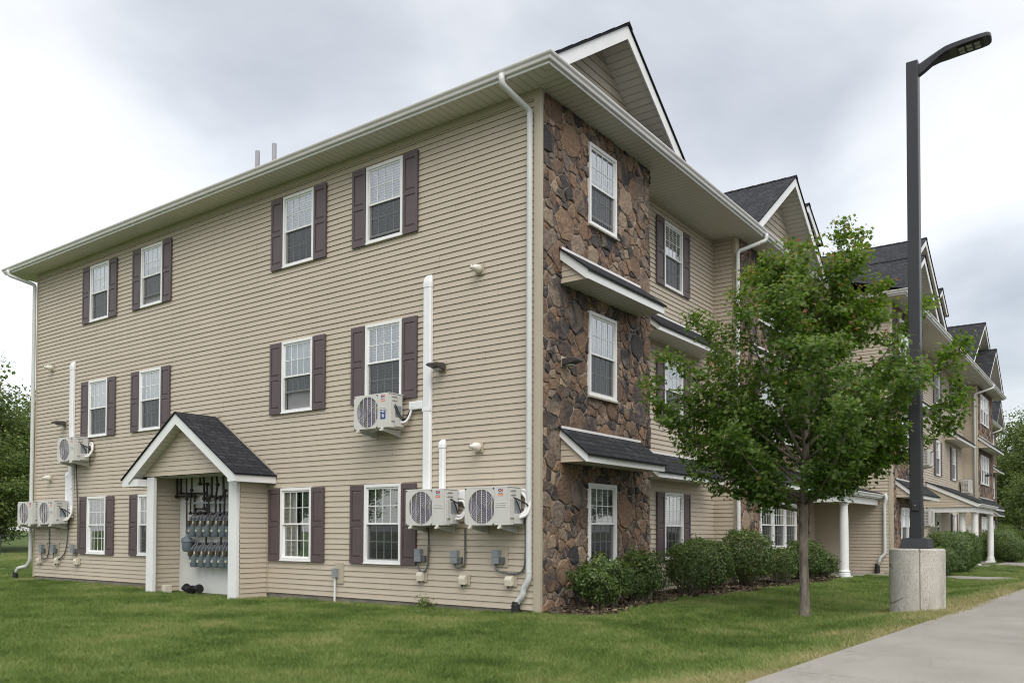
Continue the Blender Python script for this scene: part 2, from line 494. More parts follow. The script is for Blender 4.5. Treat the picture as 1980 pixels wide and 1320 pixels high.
# ------------------------------------------------------------------ mesh helpers
class MB:
    def __init__(s):
        s.v, s.f, s.uv = [], [], []

    def quad(s, a, b, c, d_, uv=None):
        n = len(s.v)
        s.v += [a, b, c, d_]
        s.f.append((n, n + 1, n + 2, n + 3))
        s.uv.append(uv or [(0, 0)] * 4)

    def poly(s, pts, uv=None):
        n = len(s.v)
        s.v += list(pts)
        s.f.append(tuple(range(n, n + len(pts))))
        s.uv.append(uv or [(0, 0)] * len(pts))

    def box(s, x0, x1, y0, y1, z0, z1):
        n = len(s.v)
        s.v += [(x0, y0, z0), (x1, y0, z0), (x1, y1, z0), (x0, y1, z0), (x0, y0, z1), (x1, y0, z1), (x1, y1, z1), (x0, y1, z1)]
        for f in ((0, 3, 2, 1), (4, 5, 6, 7), (0, 1, 5, 4), (1, 2, 6, 5), (2, 3, 7, 6), (3, 0, 4, 7)):
            s.f.append(tuple(n + i for i in f))
            s.uv.append([(0, 0)] * 4)

    def prism(s, pts, off):
        """closed solid from a planar outline swept by a vector"""
        n = len(s.v)
        k = len(pts)
        o = Vector(off)
        s.v += [tuple(p) for p in pts] + [tuple(Vector(p) + o) for p in pts]
        fs = [tuple(range(n, n + k))[::-1], tuple(range(n + k, n + 2 * k))]
        fs += [(n + i, n + (i + 1) % k, n + k + (i + 1) % k, n + k + i) for i in range(k)]
        for f in fs:
            s.f.append(f)
            s.uv.append([(0, 0)] * len(f))

    def tube(s, path, rad, k=8, cap=True, squash=None):
        path = [Vector(p) for p in path]
        rads = rad if isinstance(rad, (list, tuple)) else [rad] * len(path)
        n0 = len(s.v)
        ref = None
        for i, p in enumerate(path):
            t = (path[min(i + 1, len(path) - 1)] - path[max(i - 1, 0)]).normalized()
            if ref is None:
                ref = Vector((0, 0, 1)) if abs(t.z) < 0.9 else Vector((1, 0, 0))
            a = (ref - t * ref.dot(t))
            a = a.normalized() if a.length > 1e-6 else t.orthogonal().normalized()
            ref = a
            b = t.cross(a)
            for j in range(k):
                an = 2 * math.pi * j / k
                q = p + (a * math.cos(an) + b * math.sin(an)) * rads[i]
                s.v.append(tuple(q))
        for i in range(len(path) - 1):
            for j in range(k):
                q = n0 + i * k
                s.f.append((q + j, q + (j + 1) % k, q + k + (j + 1) % k, q + k + j))
                s.uv.append([(0, 0)] * 4)
        if cap:
            s.f.append(tuple(n0 + j for j in range(k))[::-1])
            s.uv.append([(0, 0)] * k)
            e = n0 + (len(path) - 1) * k
            s.f.append(tuple(e + j for j in range(k)))
            s.uv.append([(0, 0)] * k)

    def lathe(s, prof, center, axis='z', k=20, sx=1.0, sy=1.0):
        n0 = len(s.v)
        cx, cy, cz = center
        for rr, h in prof:
            for j in range(k):
                an = 2 * math.pi * j / k
                a, b = rr * math.cos(an) * sx, rr * math.sin(an) * sy
                s.v.append({'z': (cx + a, cy + b, cz + h), 'y': (cx + a, cy + h, cz + b), 'x': (cx + h, cy + a, cz + b)}[axis])
        for i in range(len(prof) - 1):
            for j in range(k):
                q = n0 + i * k
                s.f.append((q + j, q + (j + 1) % k, q + k + (j + 1) % k, q + k + j))
                s.uv.append([(0, 0)] * 4)
        for e in (n0, n0 + (len(prof) - 1) * k):
            s.f.append(tuple(e + j for j in range(k)))
            s.uv.append([(0, 0)] * k)

    def mesh(s, name, mat, smooth=False, bevel=0.0, fixn=False):
        me = bpy.data.meshes.new(name)
        me.from_pydata(s.v, [], s.f)
        ul = me.uv_layers.new(name='UVMap')
        flat = [c for uv in s.uv for p in uv for c in p]
        ul.data.foreach_set('uv', flat)
        if bevel or fixn:
            bm = bmesh.new()
            bm.from_mesh(me)
            bmesh.ops.recalc_face_normals(bm, faces=bm.faces)
            if bevel:
                bmesh.ops.bevel(bm, geom=list(bm.edges), offset=bevel, segments=2, affect='EDGES', profile=0.6, clamp_overlap=True)
            bm.to_mesh(me)
            bm.free()
        if smooth:
            me.shade_smooth()
        me.materials.append(mat)
        return me

    def build(s, name, mat, parent=None, **kw):
        return obj(name, s.mesh(name, M[mat] if isinstance(mat, str) else mat, **kw), parent)


def obj(name, me, parent=None, loc=(0, 0, 0), rz=0.0):
    o = bpy.data.objects.new(name, me)
    col.objects.link(o)
    o.parent = parent
    o.location = loc
    o.rotation_euler = (0, 0, rz)
    return o


def thing(name, label, cat, loc=(0, 0, 0), rz=0.0, group=None):
    o = obj(name, None, None, loc, rz)
    o.empty_display_size = 0.2
    tag(o, label, cat, group)
    return o


def tag(o, label, cat, group=None):
    o['label'] = label
    o['category'] = cat
    if group:
        o['group'] = group
    return o


def copy_tree(o, parent=None):
    c = o.copy()
    col.objects.link(c)
    c.parent = parent
    for ch in list(o.children):
        copy_tree(ch, c)
    return c


def smooth_angle(me, deg=40):
    me.shade_smooth()
    try:
        me.set_sharp_from_angle(angle=R(deg))
    except Exception:
        pass


def fast_mesh(name, verts, k, mat, tint=None):
    """verts: (n*k,3) array, every k of them one face"""
    verts = np.asarray(verts, dtype=np.float32).reshape(-1, 3)
    nf = len(verts) // k
    me = bpy.data.meshes.new(name)
    me.vertices.add(len(verts))
    me.vertices.foreach_set('co', verts.ravel())
    me.loops.add(nf * k)
    me.loops.foreach_set('vertex_index', np.arange(nf * k, dtype=np.int32))
    me.polygons.add(nf)
    me.polygons.foreach_set('loop_start', np.arange(0, nf * k, k, dtype=np.int32))
    me.update(calc_edges=True)
    if tint is not None:
        a = me.attributes.new('tint', 'FLOAT', 'FACE')
        a.data.foreach_set('value', np.asarray(tint, dtype=np.float32))
    me.materials.append(mat)
    return me


def smooth01(x):
    x = max(0.0, min(1.0, x))
    return x * x * (3 - 2 * x)


# ------------------------------------------------------------------ ground, path, road
def path_edge(x):
    return -5.62 - 0.043 * (x + 0.98)


def ground_z(x, y):
    g = -0.12 + 0.12 * smooth01((x + 0.9) / 2.0) * (1 - smooth01((y + 0.3) / 2.0))
    dist = y - path_edge(x)
    g += 0.14 * (1 - smooth01(dist / 1.5)) * (1 if dist > -0.3 else 1)
    g -= 0.05 * math.exp(-((dist - 1.9) / 0.7) ** 2)
    if dist < 0:
        g = min(g, 0.10) if dist > -0.12 else 0.04
    if dist < -1.8:
        g = -0.06
    far = max(0.0, math.hypot(x - 10, y - 5) - 45)
    g *= 1 / (1 + far * 0.05)
    g += 0.012 * noise.noise((x * 0.7, y * 0.7, 0)) if dist > 0.3 else 0
    return g


def axis_pts(lo, hi, f0, f1, step):
    pts = list(np.arange(f0, f1 + 1e-6, step))
    x, s_ = f0, step
    left = []
    while x > lo:
        s_ *= 1.35
        x -= s_
        left.append(max(x, lo))
    x, s_ = f1, step
    right = []
    while x < hi:
        s_ *= 1.35
        x += s_
        right.append(min(x, hi))
    return left[::-1] + pts + right


gx = axis_pts(-900, 1200, -14, 40, 0.4)
gy = axis_pts(-900, 1200, -8.4, 6, 0.3)
gv = [(x, y, ground_z(x, y)) for y in gy for x in gx]
nx = len(gx)
gf = [(j * nx + i, j * nx + i + 1, (j + 1) * nx + i + 1, (j + 1) * nx + i) for j in range(len(gy) - 1) for i in range(nx - 1)]
me = bpy.data.meshes.new('lawn')
me.from_pydata(gv, [], gf)
me.shade_smooth()
me.materials.append(M['ground'])
lawn = obj('lawn', me)
lawn['kind'] = 'structure'

mb = MB()
for i in range(-12, 30):
    xa, xb = i * 1.5 + 0.006, (i + 1) * 1.5 - 0.006
    ea, eb = path_edge(xa), path_edge(xb)
    mb.prism([(xa, ea - 1.75, 0.05), (xb, eb - 1.75, 0.05), (xb, eb, 0.05), (xa, ea, 0.05)], (0, 0, 0.115))
o = mb.build('path', 'walk', bevel=0.008)
o['kind'] = 'structure'
mb = MB()
mb.quad((-60, -60, -0.02), (120, -60, -0.02), (120, path_edge(120) - 1.6, -0.02), (-60, path_edge(-60) - 1.6, -0.02))
o = mb.build('road', 'road')
o['kind'] = 'structure'


def slab(name, x0, x1, y0, y1, z):
    m_ = MB()
    m_.box(x0, x1, y0, y1, z - 0.25, z)
    q = m_.build(name, 'walk', bevel=0.01)
    q['kind'] = 'structure'
    return q


# porch slabs and entry walks
slab('porch_slab', 12.9, 16.88, -1.45, 0.56, 0.0)
slab('entry_walk', 15.2, 16.6, -6.25, -1.47, 0.015)
slab('porch_slab', 26.0, 32.4, -3.35, -1.17, 0.0)
slab('entry_walk', 27.2, 31.2, -7.0, -3.37, 0.015)

# mulch bed, a low crumbled sheet along the front wall
mb = MB()
xs = np.arange(0.02, 12.9, 0.22)
ys = np.linspace(0, 1, 9)
rows = []
for x in xs:
    depth = 1.05 + 0.16 * math.sin(x * 1.3) + 0.1 * math.sin(x * 3.1) + (0.25 if x > 7.5 else 0)
    depth *= smooth01((x + 0.5) / 0.9)
    y0 = -0.0 if (x < 3.9 or x > 8.5) else 0.55
    rows.append([(x, y0 - t_ * (depth + y0), ground_z(x, y0 - t_ * (depth + y0)) + (0.05 + 0.035 * noise.noise((x * 4, t_ * 6, 2))) * math.sin(math.pi * min(1, (1 - t_) * 1.3 + 0.0) / 2) + 0.002 - 0.03 * (t_ > 0.98)) for t_ in ys])
for a, b in zip(rows[:-1], rows[1:]):
    for i in range(len(ys) - 1):
        mb.quad(a[i], a[i + 1], b[i + 1], b[i])
o = mb.build('mulch_bed', 'mulch')
o['kind'] = 'structure'


cg = np.random.default_rng(5)
cv = []
for i in range(5200):
    x = cg.uniform(0.05, 12.8)
    y = -cg.uniform(0.0, 1.0) * (1.1 + 0.16 * math.sin(x * 1.3) + 0.1 * math.sin(x * 3.1) + (0.25 if x > 7.5 else 0)) * smooth01((x + 0.5) / 0.9)
    z = ground_z(x, y) + 0.045
    a, L, w = cg.uniform(0, 6.28), cg.uniform(0.02, 0.09), cg.uniform(0.006, 0.018)
    dx, dy = math.cos(a), math.sin(a)
    t1, t2 = cg.normal(0, 0.02), cg.normal(0, 0.012)
    cv += [(x - dx * L - dy * w, y - dy * L + dx * w, z - t1 - t2), (x + dx * L - dy * w, y + dy * L + dx * w, z + t1 - t2),
           (x + dx * L + dy * w, y + dy * L - dx * w, z + t1 + t2), (x - dx * L + dy * w, y - dy * L - dx * w, z - t1 + t2)]
chipm = mat_leaf('mulch chips', [(0.0, (0.035, 0.025, 0.018)), (0.7, (0.085, 0.060, 0.040)), (0.93, (0.20, 0.155, 0.095)), (1.0, (0.32, 0.26, 0.17))], 0.0, 0.9)
o = obj('mulch_chips', fast_mesh('mulch_chips', cv, 4, chipm, cg.random(5200)))
o['kind'] = 'stuff'


# ------------------------------------------------------------------ the building
EXPO = 0.1037
SOF = 8.57          # underside of the eaves
OVH = 0.57          # eave overhang to the fascia
ROOT = thing('apartment_building', 'long three-storey apartment building with tan siding, brown stone bays and white gables', 'building')


class Wall:
    def __init__(s, kind, at):
        s.kind, s.at = kind, at

    def p(s, h, n, z):
        return {'A': (s.at - n, h, z), 'B': (h, s.at - n, z), 'C': (s.at + n, h, z), 'D': (h, s.at + n, z)}[s.kind]

    def box(s, mb, h0, h1, n0, n1, z0, z1):
        a, b = s.p(h0, n0, z0), s.p(h1, n1, z1)
        mb.box(min(a[0], b[0]), max(a[0], b[0]), min(a[1], b[1]), max(a[1], b[1]), z0, z1)

    def place(s, o, h_left, z, n=0.0):
        """put a local-frame object (x to the right seen from outside, -y outward)"""
        o.location = s.p(h_left, n, z)
        o.rotation_euler = (0, 0, -math.pi / 2 if s.kind == 'A' else 0)


def siding(wall, h0, h1, z0, z1, openings=(), name='siding_wall', mat='siding', expo=EXPO, parent=None, lip=0.019, zbase=None):
    """lapped courses with real butts; openings are (ha, hb, za, zb)"""
    m_ = MB()
    zb = z0 if zbase is None else zbase
    k = math.floor((z0 - zb) / expo)
    zc = zb + k * expo
    while zc < z1 - 1e-4:
        c0, c1 = max(zc, z0), min(zc + expo, z1)
        cuts = sorted({c0, c1} | {z for o_ in openings for z in o_[2:] if c0 < z < c1})
        for a, b in zip(cuts[:-1], cuts[1:]):
            mid = (a + b) / 2
            blocked = sorted((o_[0], o_[1]) for o_ in openings if o_[2] < mid < o_[3])
            x = h0
            segs = []
            for p_, q_ in blocked:
                if p_ > x:
                    segs.append((x, min(p_, h1)))
                x = max(x, q_)
            if x < h1:
                segs.append((x, h1))

            def nn(z):
                t_ = (z - zc) / expo
                return lip - (lip - 0.001) * t_
            row = int(round((zc - zb) / expo)) // 2
            rs_ = random.Random(row * 7919 + int(h0 * 100) + int(wall.at * 10))
            seams = []
            sx = h0 + rs_.uniform(0.4, 3.4)
            while sx < h1:
                seams.append(sx)
                sx += rs_.choice((3.66, 3.66, 3.66, 1.9, 2.6))
            cut = []
            for p_, q_ in segs:
                es = [p_] + [v for v in seams if p_ + 0.05 < v < q_ - 0.05] + [q_]
                cut += list(zip(es[:-1], es[1:]))
            for p_, q_ in cut:
                kk = sum(1 for v in seams if v <= p_ + 1e-6) % 2
                dn = 0.0022 * kk
                dz = 0.0012 * (rs_.random() - 0.5)
                L_, na, nb_ = lip + dn, nn(a) + dn, nn(b) + dn
                A_ = a + (dz if abs(a - zc) < 1e-5 else 0)
                m_.quad(wall.p(p_, na, A_), wall.p(q_, na, A_), wall.p(q_, nb_, b), wall.p(p_, nb_, b))
                if abs(a - zc) < 1e-5:
                    m_.quad(wall.p(p_, L_, A_), wall.p(q_, L_, A_), wall.p(q_, L_ - 0.003, A_ + 0.010), wall.p(p_, L_ - 0.003, A_ + 0.010))
                    m_.quad(wall.p(p_, L_, A_), wall.p(q_, L_, A_), wall.p(q_, -0.004, A_ + 0.006), wall.p(p_, -0.004, A_ + 0.006))
        zc += expo
    return m_.build(name, mat, parent or ROOT)


def clip(poly, a, b, c):
    """keep the side a*x + b*z <= c"""
    out = []
    for i in range(len(poly)):
        p_, q_ = poly[i], poly[(i + 1) % len(poly)]
        dp, dq = a * p_[0] + b * p_[1] - c, a * q_[0] + b * q_[1] - c
        if dp <= 0:
            out.append(p_)
        if dp * dq < 0:
            t_ = dp / (dp - dq)
            out.append((p_[0] + (q_[0] - p_[0]) * t_, p_[1] + (q_[1] - p_[1]) * t_))
    return out


def area(poly):
    return 0.5 * sum(poly[i][0] * poly[(i + 1) % len(poly)][1] - poly[(i + 1) % len(poly)][0] * poly[i][1] for i in range(len(poly)))


def stone_wall(wall, h0, h1, z0, z1, openings=(), seed=1, size=1.0):
    rnd = random.Random(seed)
    pts = []
    tries = 0
    big = 0.162 * size
    while tries < 22000:
        tries += 1
        x, z = rnd.uniform(h0 - 0.1, h1 + 0.1), rnd.uniform(z0 - 0.1, z1 + 0.1)
        rr = big * rnd.choice((0.5, 0.55, 0.7, 1.0, 1.3, 1.7, 1.9)) * rnd.uniform(0.85, 1.15)
        if all((x - a) ** 2 + ((z - b) * 0.85) ** 2 > (0.5 * (rr + c)) ** 2 * 1.45 for a, b, c in pts):
            pts.append((x, z, rr))
    m_ = MB()
    tints = []
    for i, (x, z, rr) in enumerate(pts):
        poly = [(h0, z0), (h1, z0), (h1, z1), (h0, z1)]
        near = sorted(((a - x) ** 2 + (b - z) ** 2, a, b, c) for j, (a, b, c) in enumerate(pts) if j != i and abs(a - x) < 1.1 and abs(b - z) < 1.1)[:26]
        for d2, a, b, c in near:
            nx_, nz_ = a - x, b - z
            # weighted bisector: bigger stones take more room
            t_ = 0.5 + 0.5 * (rr * rr - c * c) / d2 * 0.8
            mx_, mz_ = x + nx_ * t_, z + nz_ * t_
            poly = clip(poly, nx_, nz_, nx_ * mx_ + nz_ * mz_)
            if len(poly) < 3:
                break
        pieces = [poly]
        for (ha, hb, za, zb) in openings:
            nxt = []
            for p_ in pieces:
                if len(p_) < 3:
                    continue
                if max(q[0] for q in p_) <= ha or min(q[0] for q in p_) >= hb or max(q[1] for q in p_) <= za or min(q[1] for q in p_) >= zb:
                    nxt.append(p_)
                    continue
                nxt.append(clip(p_, 1, 0, ha))
                nxt.append(clip(p_, -1, 0, -hb))
                midp = clip(clip(p_, -1, 0, -ha), 1, 0, hb)
                nxt.append(clip(midp, 0, 1, za))
                nxt.append(clip(midp, 0, -1, -zb))
            pieces = nxt
        for p_ in pieces:
            if len(p_) < 3 or abs(area(p_)) < 0.0025:
                continue
            if area(p_) < 0:
                p_ = p_[::-1]
            fine = []
            for q0, q1 in zip(p_, p_[1:] + p_[:1]):
                L = math.hypot(q1[0] - q0[0], q1[1] - q0[1])
                ns = max(1, int(L / 0.07))
                for s_ in range(ns):
                    t_ = s_ / ns
                    fx, fz = q0[0] + (q1[0] - q0[0]) * t_, q0[1] + (q1[1] - q0[1]) * t_
                    edge = min(fx - h0, h1 - fx, fz - z0, z1 - fz, *[max(o_[0] - fx, fx - o_[1], o_[2] - fz, fz - o_[3]) for o_ in openings] or [1])
                    k_ = 0.046 * min(1, max(0, edge) / 0.05)
                    fine.append((fx + k_ * noise.noise((fx * 6, fz * 6, 1.7)), fz + k_ * noise.noise((fx * 6, fz * 6, 9.1))))
            cx_, cz_ = sum(q[0] for q in fine) / len(fine), sum(q[1] for q in fine) / len(fine)
            hgt = rnd.uniform(0.036, 0.062)
            tx, tz = rnd.uniform(-0.05, 0.05), rnd.uniform(-0.05, 0.05)

            def ring(inset, hh, tilt):
                out = []
                for q in fine:
                    vx, vz = q[0] - cx_, q[1] - cz_
                    L = math.hypot(vx, vz) + 1e-6
                    k_ = max(0.25, (L - inset) / L)
                    qx, qz = cx_ + vx * k_, cz_ + vz * k_
                    out.append(wall.p(qx, hh + (tx * vx + tz * vz + 0.014 * noise.noise((qx * 8, qz * 8, i))) * tilt, qz))
                return out
            rings = [ring(0.006, 0.010, 0), ring(0.010, 0.022 + (hgt - 0.022) * 0.5, 0.7), ring(0.020, hgt * 0.97, 1), ring(0.05, hgt * 1.0, 1)]
            n0 = len(m_.v)
            kf = len(fine)
            for rg in rings:
                m_.v += rg
            m_.v.append(wall.p(cx_, hgt * rnd.uniform(0.92, 1.08), cz_))
            tcol = (rnd.random(), rnd.random(), min(1.0, rnd.random() ** 1.5))
            for a in range(len(rings) - 1):
                for j in range(kf):
                    q = n0 + a * kf
                    m_.f.append((q + j, q + (j + 1) % kf, q + kf + (j + 1) % kf, q + kf + j))
                    m_.uv.append([(0, 0)] * 4)
                    tints.append(tcol)
            top = n0 + (len(rings) - 1) * kf
            for j in range(kf):
                m_.f.append((top + j, top + (j + 1) % kf, n0 + len(rings) * kf))
                m_.uv.append([(0, 0)] * 3)
                tints.append(tcol)
    me_ = m_.mesh('stone_wall', M['stone'])
    at = me_.color_attributes.new('tint', 'FLOAT_COLOR', 'CORNER')
    vals = []
    for f, tcol in zip(m_.f, tints):
        vals += [*tcol, 1.0] * len(f)
    at.data.foreach_set('color', vals)
    me_.shade_smooth()
    me_.set_sharp_from_angle(angle=R(52))
    o_ = obj('stone_wall', me_, ROOT)
    # mortar bed behind the stones
    b_ = MB()
    hs = sorted({h0, h1} | {v for q in openings for v in q[:2]})
    zs = sorted({z0, z1} | {v for q in openings for v in q[2:]})
    for a, b in zip(hs[:-1], hs[1:]):
        for c, e in zip(zs[:-1], zs[1:]):
            if not any(q[0] <= a and b <= q[1] and q[2] <= c and e <= q[3] for q in openings):
                b_.quad(wall.p(a, 0.025, c), wall.p(b, 0.025, c), wall.p(b, 0.025, e), wall.p(a, 0.025, e))
    b_.build('mortar_joint', 'mortar', o_)
    return o_


# ---- windows: local frame x 0..w, z 0..h, -y outward
WC = {}


def window_parts(w, h, style, screen=True, raised=0.0):
    key = (round(w, 3), round(h, 3), style, screen, raised)
    if key in WC:
        return WC[key]
    t = 0.058
    out = []
    f = MB()
    for a, b, c, e in ((0, w, h - t, h), (0, w, 0, t * 0.8), (0, t, t * 0.8, h - t), (w - t, w, t * 0.8, h - t)):
        f.box(a, b, -0.042, 0.075, c, e)
    f.box(-0.012, w + 0.012, -0.052, -0.02, -0.022, 0.0)
    out.append(('frame', f.mesh('window', M['vinyl'], bevel=0.004)))
    s = MB()
    mid = h * 0.5
    a, b = t, w - t
    sw = 0.034

    def sash(z0, z1, y):
        for p0, p1, q0, q1 in ((a, b, z1 - sw, z1), (a, b, z0, z0 + sw), (a, a + sw, z0 + sw, z1 - sw), (b - sw, b, z0 + sw, z1 - sw)):
            s.box(p0, p1, y, y + 0.028, q0, q1)
    lo = t * 0.8 + raised
    sash(mid - 0.018, h - t, -0.018)
    sash(lo, mid + 0.016 + raised, 0.016)
    out.append(('sash', s.mesh('sash', M['vinyl'], bevel=0.003)))
    g = MB()
    for z0, z1, y in ((mid + sw - 0.018, h - t - sw, -0.006), (lo + sw, mid - 0.018 + raised, 0.028)):
        g.quad((a + sw, y, z0), (b - sw, y, z0), (b - sw, y, z1), (a + sw, y, z1))
    out.append(('pane', g.mesh('pane', M['glass'])))
    u = MB()
    for z0, z1, y in ((mid + sw - 0.018, h - t - sw, -0.014), (lo + sw, mid - 0.018 + raised, 0.020)):
        A, B_ = a + sw, b - sw
        zm = (z0 + z1) / 2
        u.box(A, B_, y, y + 0.007, zm - 0.0065, zm + 0.0065)
        nb = 4 if w > 0.8 else 3
        for i in range(1, nb):
            x = A + (B_ - A) * i / nb
            u.box(x - 0.0065, x + 0.0065, y + 0.001, y + 0.006, z0, zm - 0.008)
            u.box(x - 0.0065, x + 0.0065, y + 0.001, y + 0.006, zm + 0.008, z1)
    out.append(('grille', u.mesh('grille', M['vinyl'])))
    if screen:
        q = MB()
        q.quad((a + 0.008, 0.001, t), (b - 0.008, 0.001, t), (b - 0.008, 0.001, mid - 0.02), (a + 0.008, 0.001, mid - 0.02))
        out.append(('insect_screen', q.mesh('insect_screen', M['screen'])))
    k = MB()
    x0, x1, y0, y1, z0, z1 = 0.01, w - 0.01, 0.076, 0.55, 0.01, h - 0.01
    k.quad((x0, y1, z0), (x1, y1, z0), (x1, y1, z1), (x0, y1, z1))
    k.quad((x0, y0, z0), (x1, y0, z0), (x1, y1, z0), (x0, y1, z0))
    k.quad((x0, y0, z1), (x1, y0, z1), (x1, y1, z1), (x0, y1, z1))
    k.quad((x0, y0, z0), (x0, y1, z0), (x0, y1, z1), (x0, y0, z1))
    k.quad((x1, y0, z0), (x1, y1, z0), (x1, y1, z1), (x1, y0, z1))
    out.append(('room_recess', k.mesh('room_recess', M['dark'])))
    bl = MB()
    mt = 'blind'
    if style == 'vertical':
        n = 11
        for i in range(n):
            x = a + 0.02 + (b - a - 0.04) * (i + 0.5) / n
            hw = (b - a) / n * 0.52
            bl.quad((x - hw, 0.115, t), (x + hw, 0.135, t), (x + hw, 0.135, h - t), (x - hw, 0.115, h - t))
        bl.box(a, b, 0.10, 0.15, h - t - 0.05, h - t)
    elif style in ('mini', 'minigreen', 'half', 'lifted'):
        zb = {'mini': t + 0.12, 'minigreen': t + 0.16, 'half': h * 0.48, 'lifted': h * 0.3}[style]
        z = h - t - 0.06
        while z > zb:
            bl.quad((a + 0.01, 0.10, z), (b - 0.01, 0.10, z), (b - 0.01, 0.122, z + 0.047), (a + 0.01, 0.122, z + 0.047))
            z -= 0.050
        bl.box(a + 0.01, b - 0.01, 0.095, 0.125, h - t - 0.03, h - t)
        bl.box(a + 0.01, b - 0.01, 0.095, 0.12, zb - 0.02, zb - 0.003)
        mt = 'greencurtain' if style == 'minigreen' else 'blind'
    elif style in ('curtain', 'lace', 'green', 'tied'):
        n = 28

        def cy(i):
            return 0.125 + 0.014 * math.sin(i * 2.1) + 0.008 * math.sin(i * 5.3)
        for i in range(n):
            u0, u1 = i / n, (i + 1) / n
            if style == 'green' and 0.40 < u0 < 0.52:
                continue
            X0, X1 = a + (b - a) * u0, a + (b - a) * u1
            if style == 'tied':
                seg = 10
                for j in range(seg):
                    def pinch(v, U):
                        side = 1 if U > 0.5 else 0
                        k_ = min(1, v / 0.75)
                        tgt = 0.90 if side else 0.06
                        return U + (tgt - U) * k_ * 0.75
                    va, vb = j / seg, (j + 1) / seg
                    zt, zbm = h - t - va * (h - 2 * t), h - t - vb * (h - 2 * t)
                    bl.quad((a + (b - a) * pinch(vb, u0), cy(i), zbm), (a + (b - a) * pinch(vb, u1), cy(i + 1), zbm),
                            (a + (b - a) * pinch(va, u1), cy(i + 1), zt), (a + (b - a) * pinch(va, u0), cy(i), zt))
            else:
                bl.quad((X0, cy(i), t), (X1, cy(i + 1), t), (X1, cy(i + 1), h - t), (X0, cy(i), h - t))
        mt = {'green': 'greencurtain', 'lace': 'curtain'}.get(style, 'blind')
    bl.v = [(x, y - 0.048, z) for x, y, z in bl.v]
    if bl.f:
        out.append(('curtain' if style in ('curtain', 'lace', 'green', 'tied') else 'blind', bl.mesh('blind', M[mt])))
    WC[key] = out
    return out


def put_window(wall, h0, h1, z0, z1, style='mini', screen=True, raised=0.0, parent=None):
    w, h = h1 - h0, z1 - z0
    parts = window_parts(w, h, style, screen, raised)
    o_ = obj('window', parts[0][1], ROOT)
    wall.place(o_, h1 if wall.kind == 'A' else h0, z0, 0.012)
    for nm, me_ in parts[1:]:
        obj(nm, me_, o_)
    return o_


def shutter_mesh(w=0.365, h=1.49):
    f = MB()
    f.box(0, w, -0.026, 0.0, 0, h)
    st = 0.052
    zs = [(0.12, h * 0.475), (h * 0.535, h - 0.10)]
    e = MB()
    # rails and stiles proud of the back board, raised fields inside
    e.box(0, st, -0.040, -0.026, 0, h)
    e.box(w - st, w, -0.040, -0.026, 0, h)
    for a, b in ((0, zs[0][0]), (zs[0][1], zs[1][0]), (zs[1][1], h)):
        e.box(st, w - st, -0.040, -0.026, a, b)
    for a, b in zs:
        p = [(st + 0.012, a + 0.012), (w - st - 0.012, a + 0.012), (w - st - 0.012, b - 0.012), (st + 0.012, b - 0.012)]
        q = [(st + 0.035, a + 0.035), (w - st - 0.035, a + 0.035), (w - st - 0.035, b - 0.035), (st + 0.035, b - 0.035)]
        for i in range(4):
            j = (i + 1) % 4
            e.quad((p[i][0], -0.0265, p[i][1]), (p[j][0], -0.0265, p[j][1]), (q[j][0], -0.037, q[j][1]), (q[i][0], -0.037, q[i][1]))
        e.quad(*[(x, -0.037, z) for x, z in q])
    n = len(f.v)
    f.v += e.v
    f.f += [tuple(i + n for i in g) for g in e.f]
    f.uv += e.uv
    return f.mesh('shutter', M['shutter'])


SH = shutter_mesh()


def put_shutters(wall, h0, h1, z0, which=(1, 1)):
    w = 0.365
    lefts = ((h1 + w + 0.012, h0 - 0.012) if wall.kind == 'A' else (h0 - w - 0.012, h1 + 0.012))
    for k_, hl in zip(which, lefts):
        if k_:
            o_ = obj('shutter', SH, ROOT)
            wall.place(o_, hl, z0 - 0.02, 0.020)


# ---- end wall (faces the camera's left)
WA = Wall('A', 0.0)
LEN_A = 17.28
cols = [(3.03, 3.99), (5.50, 6.46), (10.95, 11.89), (13.40, 14.345)]
floors = [(0.685, 2.165), (3.735, 5.21), (6.78, 8.25)]
op = [(a + 0.01, b - 0.01, c + 0.01, e - 0.01) for a, b in cols for c, e in floors]
siding(WA, 0.085, LEN_A, 0.0, SOF - 0.14, op + [(7.0, 10.2, -0.2, 2.46)])
styles = [['minigreen', 'mini', 'mini'], ['green', 'tied', 'mini'], ['vertical', 'vertical', 'vertical'], ['half', 'vertical', 'vertical']]
for ci, (a, b) in enumerate(cols):
    for fi, (c, e) in enumerate(floors):
        stl = styles[ci][fi]
        rs = {(1, 1): 0.36, (2, 2): 0.20, (0, 2): 0.07}.get((ci, fi), 0.0)
        put_window(WA, a, b, c, e, stl, not (ci in (1, 3) and fi == 0), rs)
        put_shutters(WA, a, b, c)
mb = MB()
WA.box(mb, 0.085, LEN_A, 0.004, 0.03, SOF - 0.14, SOF - 0.002)
mb.build('frieze_board', 'trimtan', ROOT)
mb = MB()
mb.box(-0.030, 0.060, -0.045, 0.0845, -0.03, SOF - 0.003)
mb.build('corner_post', 'trimtan', ROOT, bevel=0.006)
mb = MB()
mb.box(-0.030, 0.03, LEN_A + 0.001, LEN_A + 0.07, -0.03, SOF - 0.003)
mb.build('corner_post', 'trimtan', ROOT, bevel=0.006)
for ya, yb in ((0.1, 7.02), (10.2, LEN_A)):
    mb = MB()
    mb.box(0.008, 0.2, ya, yb, -0.5, 0.02)
    mb.build('foundation', 'concrete', ROOT)
# rear and far walls close the building
WR = Wall('D', LEN_A)
siding(WR, 0.02, 58.8, 0.0, SOF, expo=EXPO)
WF = Wall('C', 58.8)
siding(WF, 0.0, LEN_A, 0.0, SOF)

